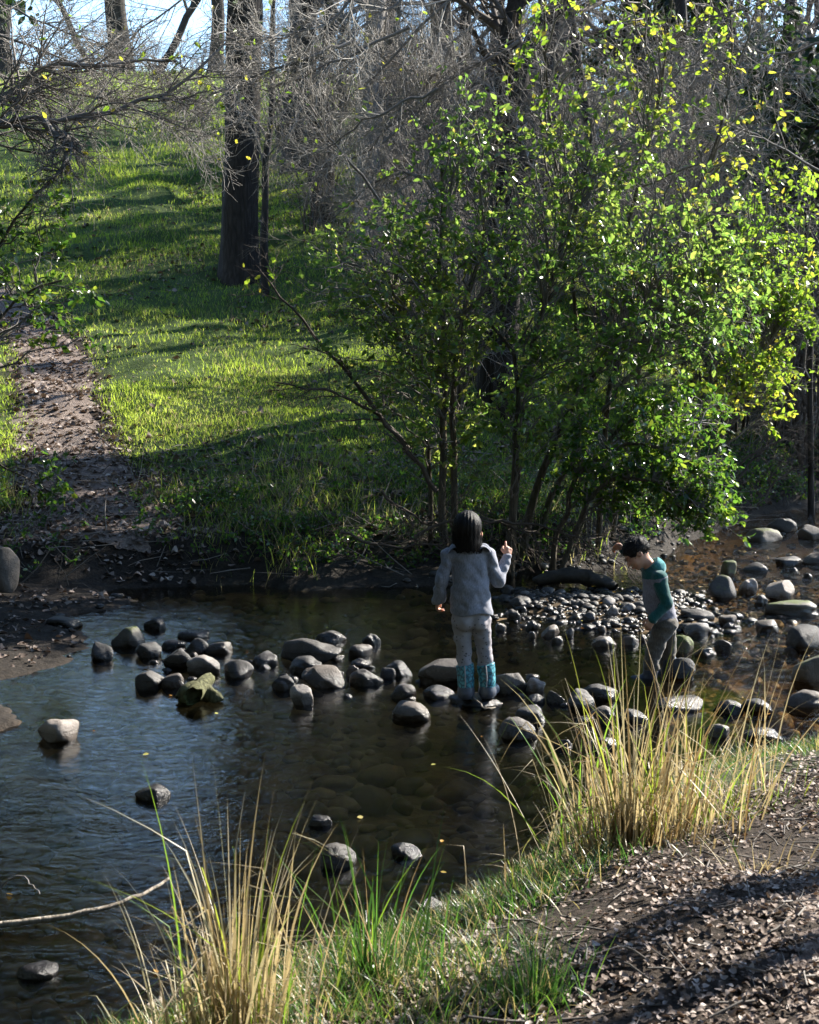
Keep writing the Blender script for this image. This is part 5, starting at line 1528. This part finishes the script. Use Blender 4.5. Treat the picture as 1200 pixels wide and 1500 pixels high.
def shrubs():
    rg = np.random.default_rng(81)
    Y = 13.7
    def st(pts, y, dy=0):
        P = [at_y(px, py, y + dy * i / (len(pts) - 1)) for i, (px, py) in enumerate(pts)]; P[0][2] = float(ground(P[0][0], P[0][1])) - .1
        return P
    # many-stemmed shrub on the far bank: left half
    stems = [(st([(652, 748), (648, 640), (655, 540), (648, 430), (640, 330), (648, 240)], Y), .040, .012),
             (st([(668, 748), (664, 650), (662, 560), (672, 470), (700, 400), (712, 330), (720, 240)], Y + .1), .036, .012),
             (st([(632, 742), (628, 660), (612, 560), (590, 470), (566, 400)], Y + .2), .026, .010)]
    tg = np.concatenate([blob(530, 390, 100, 95, 13.4, .8, 30, rg), blob(550, 510, 90, 90, 13.3, .7, 24, rg), blob(480, 400, 50, 80, 13.3, .6, 10, rg), blob(640, 320, 100, 110, 13.8, .9, 40, rg), blob(700, 420, 100, 110, 13.6, .9, 46, rg), blob(620, 500, 80, 80, 13.5, .8, 22, rg),
                         blob(660, 620, 70, 90, 13.9, .7, 22, rg), blob(690, 190, 70, 70, 13.6, .8, 16, rg)])
    leafy_shrub('leafy_shrub', 'tall many-stemmed green shrub behind the child in grey', 'shrub', stems, tg, 'leaf', 4, seed=1, bare=.44, size=.050)
    # right half
    stems = [(st([(748, 756), (756, 650), (764, 560), (768, 535), (740, 500), (716, 470)], Y), .038, .013),
             (st([(750, 756), (758, 640), (768, 540), (790, 460), (820, 380), (850, 300), (870, 200)], Y + .15), .038, .011),
             (st([(760, 760), (800, 660), (850, 580), (885, 535), (930, 470), (980, 400)], Y + .3), .045, .013),
             (st([(775, 760), (850, 640), (930, 540), (1020, 450), (1090, 400)], Y + .5), .034, .011)]
    tg = np.concatenate([blob(820, 310, 120, 110, 13.8, 1., 46, rg), blob(860, 440, 150, 120, 13.7, 1.1, 58, rg), blob(970, 330, 130, 110, 14.2, 1.1, 50, rg), blob(960, 480, 140, 115, 13.9, 1.1, 54, rg), blob(900, 200, 130, 70, 14, 1, 22, rg),
                         blob(810, 570, 100, 90, 13.6, .8, 44, rg), blob(1050, 430, 90, 90, 14.4, .9, 44, rg)])
    leafy_shrub('leafy_shrub', 'broad sunlit green shrub with leaning stems between the two children', 'shrub', stems, tg, 'leaf', 4, seed=2, bare=.42, size=.053)
    # low glossy boughs over the water
    stems = [(st([(800, 760), (840, 690), (900, 650), (970, 650), (1030, 690)], 13.6, -.3), .03, .01), (st([(810, 765), (870, 710), (940, 690), (1000, 720), (1050, 770)], 13.5, -.5), .028, .009),
             (st([(830, 745), (900, 620), (960, 600), (1010, 620)], 14), .03, .01)]
    tg = np.concatenate([blob(920, 640, 110, 65, 13.6, .6, 46, rg), blob(1000, 700, 90, 55, 13.4, .5, 46, rg), blob(1045, 760, 50, 40, 13.2, .3, 22, rg), blob(870, 690, 70, 55, 13.5, .5, 28, rg), blob(1000, 600, 80, 50, 14, .6, 28, rg),
                         blob(940, 730, 70, 30, 13.4, .4, 18, rg)])
    leafy_shrub('leafy_shrub', 'low dark glossy shrub hanging over the water behind the bowed child', 'shrub', stems, tg, 'leaf_low', 4, seed=3, bare=.34, size=.05)
    # brighter shrub at the right
    stems = [(st([(1010, 640), (1040, 540), (1080, 450), (1120, 380)], 16), .04, .014), (st([(1020, 640), (1080, 560), (1130, 500), (1170, 450)], 16.2), .04, .014)]
    tg = np.concatenate([blob(1090, 470, 90, 90, 16, .9, 50, rg), blob(1120, 370, 90, 80, 16.2, .9, 36, rg), blob(1070, 560, 80, 60, 15.8, .7, 34, rg), blob(1160, 560, 30, 60, 16, .5, 14, rg), blob(1190, 440, 50, 80, 16, .6, 22, rg), blob(1140, 280, 70, 70, 16, .8, 16, rg)])
    leafy_shrub('leafy_shrub', 'bright yellow-green shrub at the right above the riffle', 'shrub', stems, tg, 'leaf_yel', 3, seed=4, bare=.35, size=.055, gold=.0)
    # thin arching sprays with yellowing leaves in the top right
    stems = [(st([(880, 560), (900, 420), (935, 260), (975, 120), (990, 20), (985, -80)], 14.3), .03, .010), (st([(900, 560), (960, 400), (1040, 250), (1080, 120), (1070, 0)], 14.6), .025, .009), (st([(860, 560), (840, 350), (800, 180), (790, 60), (800, -60)], 14.4), .025, .009)]
    tg = np.concatenate([blob(880, 70, 120, 80, 14, 1., 22, rg), blob(1010, 110, 110, 90, 14.2, 1., 18, rg), blob(1090, 220, 90, 100, 14.4, 1., 14, rg), blob(860, 20, 130, 50, 14, 1., 20, rg), blob(1080, 10, 120, 50, 14, 1, 14, rg), blob(770, 120, 60, 80, 14, .7, 10, rg)])
    leafy_shrub('tall_shrub', 'thin tall shrub with sparse yellowing leaves rising into the top right', 'shrub', stems, tg, 'leaf_yel', 2, seed=5, bare=.66, size=.06, gold=.08, start=(.5, 1), n1=4)
    # left bank shrub with drooping leafy sprays
    stems = [(st([(-120, 640), (-60, 480), (0, 360), (40, 280), (90, 250)], 12.6), .03, .009), (st([(-110, 640), (-30, 520), (30, 420), (60, 400), (90, 410)], 12.4), .025, .008), (st([(-120, 700), (-60, 640), (10, 680), (70, 720)], 12.4), .018, .005)]
    tg = np.concatenate([blob(40, 330, 100, 90, 12.4, .6, 17, rg), blob(60, 430, 90, 50, 12.4, .5, 9, rg), blob(80, 725, 30, 22, 12.3, .2, 5, rg), blob(110, 500, 50, 20, 12.6, .3, 4, rg)])
    leafy_shrub('leafy_shrub', 'sparse dark shrub reaching in from the left picture edge', 'shrub', stems, tg, 'leaf_low', 3, seed=6, bare=.42, size=.055, gold=.06)
    # bare arching boughs in front of the slope
    def arch(name, label, mains, y, r0, n1=9, mat='twig', n2_=5, seed=0, L=(.12, .35), cat='branch', lead=.15, leaf=None, n3=3):
        rg = np.random.default_rng(seed)
        P = [resample([at_y(px, py, y + dy) for px, py, dy in m], 14) for m in mains]
        o = P[0][0].copy(); P = np.array(P); P[:, 1:] += rg.normal(size=P[:, 1:].shape) * .018
        R = np.linspace(r0, r0 * .25, 14)[None] * np.ones((len(P), 1))
        t = thing(name, label, cat, o)
        V, F, _ = tubes(P, R, 8); obj('stem', V - o, F, MAT['twig_dark'] if mat == 'twig_dark' else MAT['twig'], t)
        Q1, S1 = grow(P, R, n1, lead, 1, (.35, 1.1), L, K=6, bend=.16, grav=-.03, rr=.5, rng=rg, rmin=.0035)
        Q2, S2 = grow(Q1, S1, n2_, .15, 1, (.4, 1.1), (.3, .75), K=5, bend=.2, grav=-.04, rr=.6, rng=rg, rmin=.0026)
        Q3, S3 = grow(Q2, S2, n3, .15, 1, (.4, 1.1), (.3, .8), K=3, bend=.2, grav=-.03, rr=.7, rng=rg, rmin=.0018)
        A = Acc()
        for q, r, k in ((Q1, S1, 5), (Q2, S2, 4), (Q3, S3, 3)):
            V, F, _ = tubes(q, r, k); A.add(V - o, F)
        A.build('twigs', MAT[mat], t)
        if leaf:
            q = Q2[rg.integers(0, len(Q2), leaf)]; kk = rg.integers(1, 5, leaf); pos = q[np.arange(leaf), kk]
            V, F, ids = leafmesh(pos - o, rg.normal(size=(leaf, 3)), rg.uniform(.04, .075, leaf), rg)
            obj('leaves', V, F, MAT['leaf_yel'], t, attrs={'rnd': rg.random(leaf)[ids]})
        return t
    arch('bare_bough', 'long dark bough arching left from the shrub foot over the grass', [[(640, 720, 0), (600, 660, 0), (550, 605, -.1), (490, 572, -.2), (400, 560, -.3)], [(600, 660, 0), (520, 560, 0), (470, 500, 0), (420, 440, 0), (380, 400, .2)]], 13.6, .024, 9, 'twig_dark', 4, 21, leaf=60)
    # the leafless tree that leans in from the left with its long lit limb
    gz = lambda x, y: float(ground(np.array(x), np.array(y)))
    arch('bare_bough', 'long crooked sunlit bough reaching in from the upper left edge', [[(-160, 230, 0), (-40, 192, 0), (60, 172, 0), (140, 170, .1), (215, 160, .1), (262, 118, .2), (300, 108, .2), (332, 62, .3)], [(-60, 200, 0), (20, 130, .2), (60, 100, .2), (160, 95, .3), (260, 90, .4)],
                       [(60, 172, 0), (110, 215, -.2), (80, 260, -.3), (50, 280, -.3)]], 12.2, .032, 34, 'twig', 7, 22, (.12, .34), leaf=70)
    arch('bare_bough', 'tangle of thin leafless boughs hanging across the top left', [[(-120, 20, 0), (40, 60, 0), (140, 110, 0), (240, 130, 0)], [(520, 60, .5), (430, 90, .3), (350, 120, .2), (280, 150, 0)], [(560, -40, .5), (470, 40, .3), (380, 60, .2), (300, 40, 0)], [(-60, 90, 0), (60, 130, .3), (180, 150, .3), (300, 200, .3)]], 13, .015, 32, 'twig_pale', 7, 23, (.15, .42), leaf=60)
    arch('bare_bough', 'pale leafless boughs drooping over the middle of the slope', [[(720, -60, 0), (620, 40, 0), (520, 140, 0), (440, 190, 0), (380, 180, .2)], [(700, 20, 0), (600, 150, 0), (540, 230, 0), (440, 250, 0)], [(760, 60, .3), (660, 120, .3), (580, 90, .3), (480, 60, .3)], [(650, -60, .4), (560, 20, .3), (500, 60, 0), (430, 150, 0)], [(660, 300, 0), (590, 240, 0), (520, 290, 0), (480, 330, 0)]], 15.5, .018, 34, 'twig_pale', 7, 24, (.14, .36), leaf=110)
    arch('bare_bough', 'fine pale twigs tangled in front of the thick slope trunk', [[(600, 40, 0), (500, 90, 0), (400, 130, .2), (290, 130, .2)], [(640, 130, 0), (540, 170, 0), (480, 220, .1), (420, 230, .2)], [(560, 300, .3), (500, 220, .3), (420, 120, .2), (380, 20, .2)]], 14.2, .014, 24, 'twig_pale', 6, 28, (.15, .4), leaf=60)
    arch('bare_bough', 'criss-cross of grey twigs over the crest at the top left', [[(-60, -20, 0), (60, 30, 0), (180, 80, 0), (300, 90, 0)], [(330, -60, 0), (240, 20, .2), (150, 90, .2), (40, 120, .2)], [(-80, 140, 0), (20, 120, .2), (110, 60, .2), (190, -20, .2)], [(-80, 60, 0), (40, 90, .2), (150, 130, .2), (260, 190, .2)]], 15.5, .013, 32, 'twig_pale', 7, 29, (.14, .4), leaf=40)
    arch('bare_bough', 'fine leafless twigs crossing in front of the green shrub tops', [[(620, 320, 0), (700, 220, 0), (800, 150, 0), (920, 130, 0)], [(1200, 250, 0), (1100, 190, 0), (990, 180, .2), (880, 230, .2)], [(560, 210, 0), (640, 130, .2), (740, 60, .2), (850, 30, .2)], [(1220, 60, 0), (1120, 80, .2), (1000, 50, .2), (900, 60, .2)], [(760, 420, 0), (720, 300, .2), (640, 200, .2), (600, 80, .2)]], 15.2, .013, 30, 'twig', 7, 30, (.14, .38), leaf=60)
    arch('bare_bough', 'grey arching briar stems in the thicket above the bright shrub', [[(880, 360, 0), (930, 250, 0), (990, 200, 0), (1080, 180, 0), (1160, 200, 0)], [(940, 420, 0), (1000, 320, 0), (1060, 270, .2), (1130, 290, .2), (1190, 340, .2)], [(860, 330, 0), (880, 200, 0), (960, 120, .1), (1060, 90, .2), (1180, 110, .3)], [(800, 300, 0), (760, 180, 0), (700, 100, 0), (620, 90, 0)]], 17, .016, 22, 'twig_pale', 6, 25, (.15, .4), leaf=60)
    arch('bare_bough', 'dead brush heaped along the dark right bank', [[(1060, 720, 0), (1100, 660, 0), (1160, 640, 0), (1220, 660, 0)], [(1080, 700, .3), (1130, 640, .3), (1190, 620, .3), (1240, 640, .3)], [(1110, 740, 0), (1150, 690, 0), (1200, 680, 0), (1250, 700, 0)]], 17.6, .014, 18, 'twig_dark', 5, 26, (.2, .5))
    arch('bare_bough', 'dead brush and roots at the foot of the big green shrub', [[(600, 790, 0), (680, 750, 0), (760, 770, 0), (840, 800, 0)], [(700, 760, 0), (790, 770, -.1), (860, 790, -.2), (910, 830, -.2)], [(560, 720, .2), (610, 760, .2), (660, 770, .2), (720, 800, .2)], [(500, 780, 0), (560, 800, 0), (620, 800, 0), (700, 815, 0)]], 13.5, .014, 16, 'twig_dark', 5, 27, (.15, .4))

def shade_trees():
    """evergreen oaks added up-sun to cast shade, and canopies added above the frame to block sky light"""
    rg = np.random.default_rng(91)
    pr = [oak_proto('added_shade_oak', 'dense evergreen oak added up-sun to shade the far bank and slope', 'tree', 500 + i, 10, .28, 3.2, 'evergreen oaks added for their shade', 7000) for i in range(2)]
    used = 0
    for (tx, ty, hh, sc) in SHADE:
        g = float(ground(np.array(tx), np.array(ty)))
        L = (hh) / math.tan(SUN_EL)
        x, y = tx + math.sin(SUN_AZ) * L, ty + math.cos(SUN_AZ) * L
        zz = float(ground(np.array(x), np.array(y)))
        if used < 2: o = pr[used]; o.location = (x, y, zz); o.scale = (sc,) * 3
        else: o = dup(pr[used % 2], (x, y, zz), rg.uniform(0, 6.28), sc)
        used += 1
    tall = oak_proto('added_tall_oak', 'tall evergreen oak added around the creek to block sky light', 'tree', 520, 17, .34, 6.0, 'tall oaks added to block sky light', 9000, .5, (.28, .5), .4)
    for i, (x, y, sc) in enumerate(AROUND):
        loc = (x, y, float(ground(np.array(x), np.array(y))))
        if i == 0: tall.location = loc; tall.scale = (sc,) * 3
        else: dup(tall, loc, rg.uniform(0, 6.28), sc)
    # understory added around the camera to block low sky light
    for x, y, sc in ((-4.5, -3.5, .9), (-1, -6, 1.), (3, -6.5, 1.), (6.5, -3, 1.), (9.5, 1.5, .9), (-7, 1, .9), (-8, 5.5, .9), (-9, 10.5, .9), (-9, 14, .9), (-10.5, 20, .9)):
        dup(pr[used % 2], (x, y, float(ground(np.array(x), np.array(y)))), rg.uniform(0, 6.28), sc, 'evergreen oak added around the photographer to block low sky light', 'understory oaks added to block sky light'); used += 1
    bush = oak_proto('added_screen_bush', 'dense evergreen bush added around the photographer to block low sky light', 'shrub', 530, 4.2, .09, 2.0, 'evergreen bushes added to block sky light', 6000, .06, (.12, .24), .25)
    for i, (x, y) in enumerate(((-3.2, -2.2), (-1.2, -3.6), (1.2, -3.4), (3.4, -2.8), (5.4, -1.4), (-5, -.6), (-6.2, 2.0), (-6.6, 5.0), (-6.8, 8.0), (-7.2, 11.2), (7.2, 1.0), (-8.2, 16.5))):
        loc = (x, y, float(ground(np.array(x), np.array(y))))
        if i == 0: bush.location = loc
        else: dup(bush, loc, rg.uniform(0, 6.28), rg.uniform(.9, 1.15))
    dup(bush, (-18.8, 60, float(ground(np.array(-18.8), np.array(60.)))), .4, 2.3, 'evergreen bush added on the crest at the far left corner to block reflected sky')  # added to keep sky out of the creek's reflection at the left
    # bare alders on the near bank whose trunks throw the long shadow bands over the footpath
    al = bare_tree_proto('bare_tree', 'leafless alder on the near bank right of the footpath', 'tree', 611, 11, .062, 'bark', .1, 'alders of the near bank', 9, 'twig_dark', .62)
    for i, (px, py, L) in enumerate(((800, 1400, 6.6), (1090, 1440, 6.0), (1150, 1285, 7.0))):
        p = on_ground(px, py); x, y = p[0] + math.sin(SUN_AZ) * L, p[1] + math.cos(SUN_AZ) * L
        loc = (x, y, float(ground(np.array(x), np.array(y))))
        if i == 0: al.location = loc
        else: dup(al, loc, rg.uniform(0, 6.28), 1.1)

# ground points to shade: an oak is added up-sun of each, with crown height and scale
SHADE = [(-1.5, 15.9, 7.2, .85), (-3.6, 13.6, 7.2, .75), (5.2, 19.5, 6, .7), (2.5, 19.0, 6, .7), (-3.0, 24.8, 7, .85)]

# tall oaks added so their crowns block sky light and sky reflected in the water
AROUND = [(-9.5, 24, .85), (-9.4, 28.5, .7), (-4.5, 42, .62), (-6.6, 14.5, .95), (5.8, 5.0, 1), (-4.5, .8, 1), (1.5, -3.5, 1.05), (-7.5, 8.0, 1), (-11, 17, 1), (-3, -9, 1.1), (8, -5, 1), (-11, 3, 1)]

def main():
    make_materials(); people_materials()
    MAT['dark_log'] = plain('wet_dark_log', (.040, .034, .028), .6, bump=.6, var=.6, scale=16)
    MAT['bed1'] = plain('brown_bed_stone', (.16, .108, .05), .6, var=.5, scale=9)
    MAT['bed2'] = plain('ochre_bed_stone', (.25, .165, .075), .6, var=.5, scale=9)
    setup(); terrain(); ground_cover(); undergrowth(); pebbles(); stones(); grass_clumps()
    girl(); boy()
    shrubs(); woods(); shade_trees()
main()
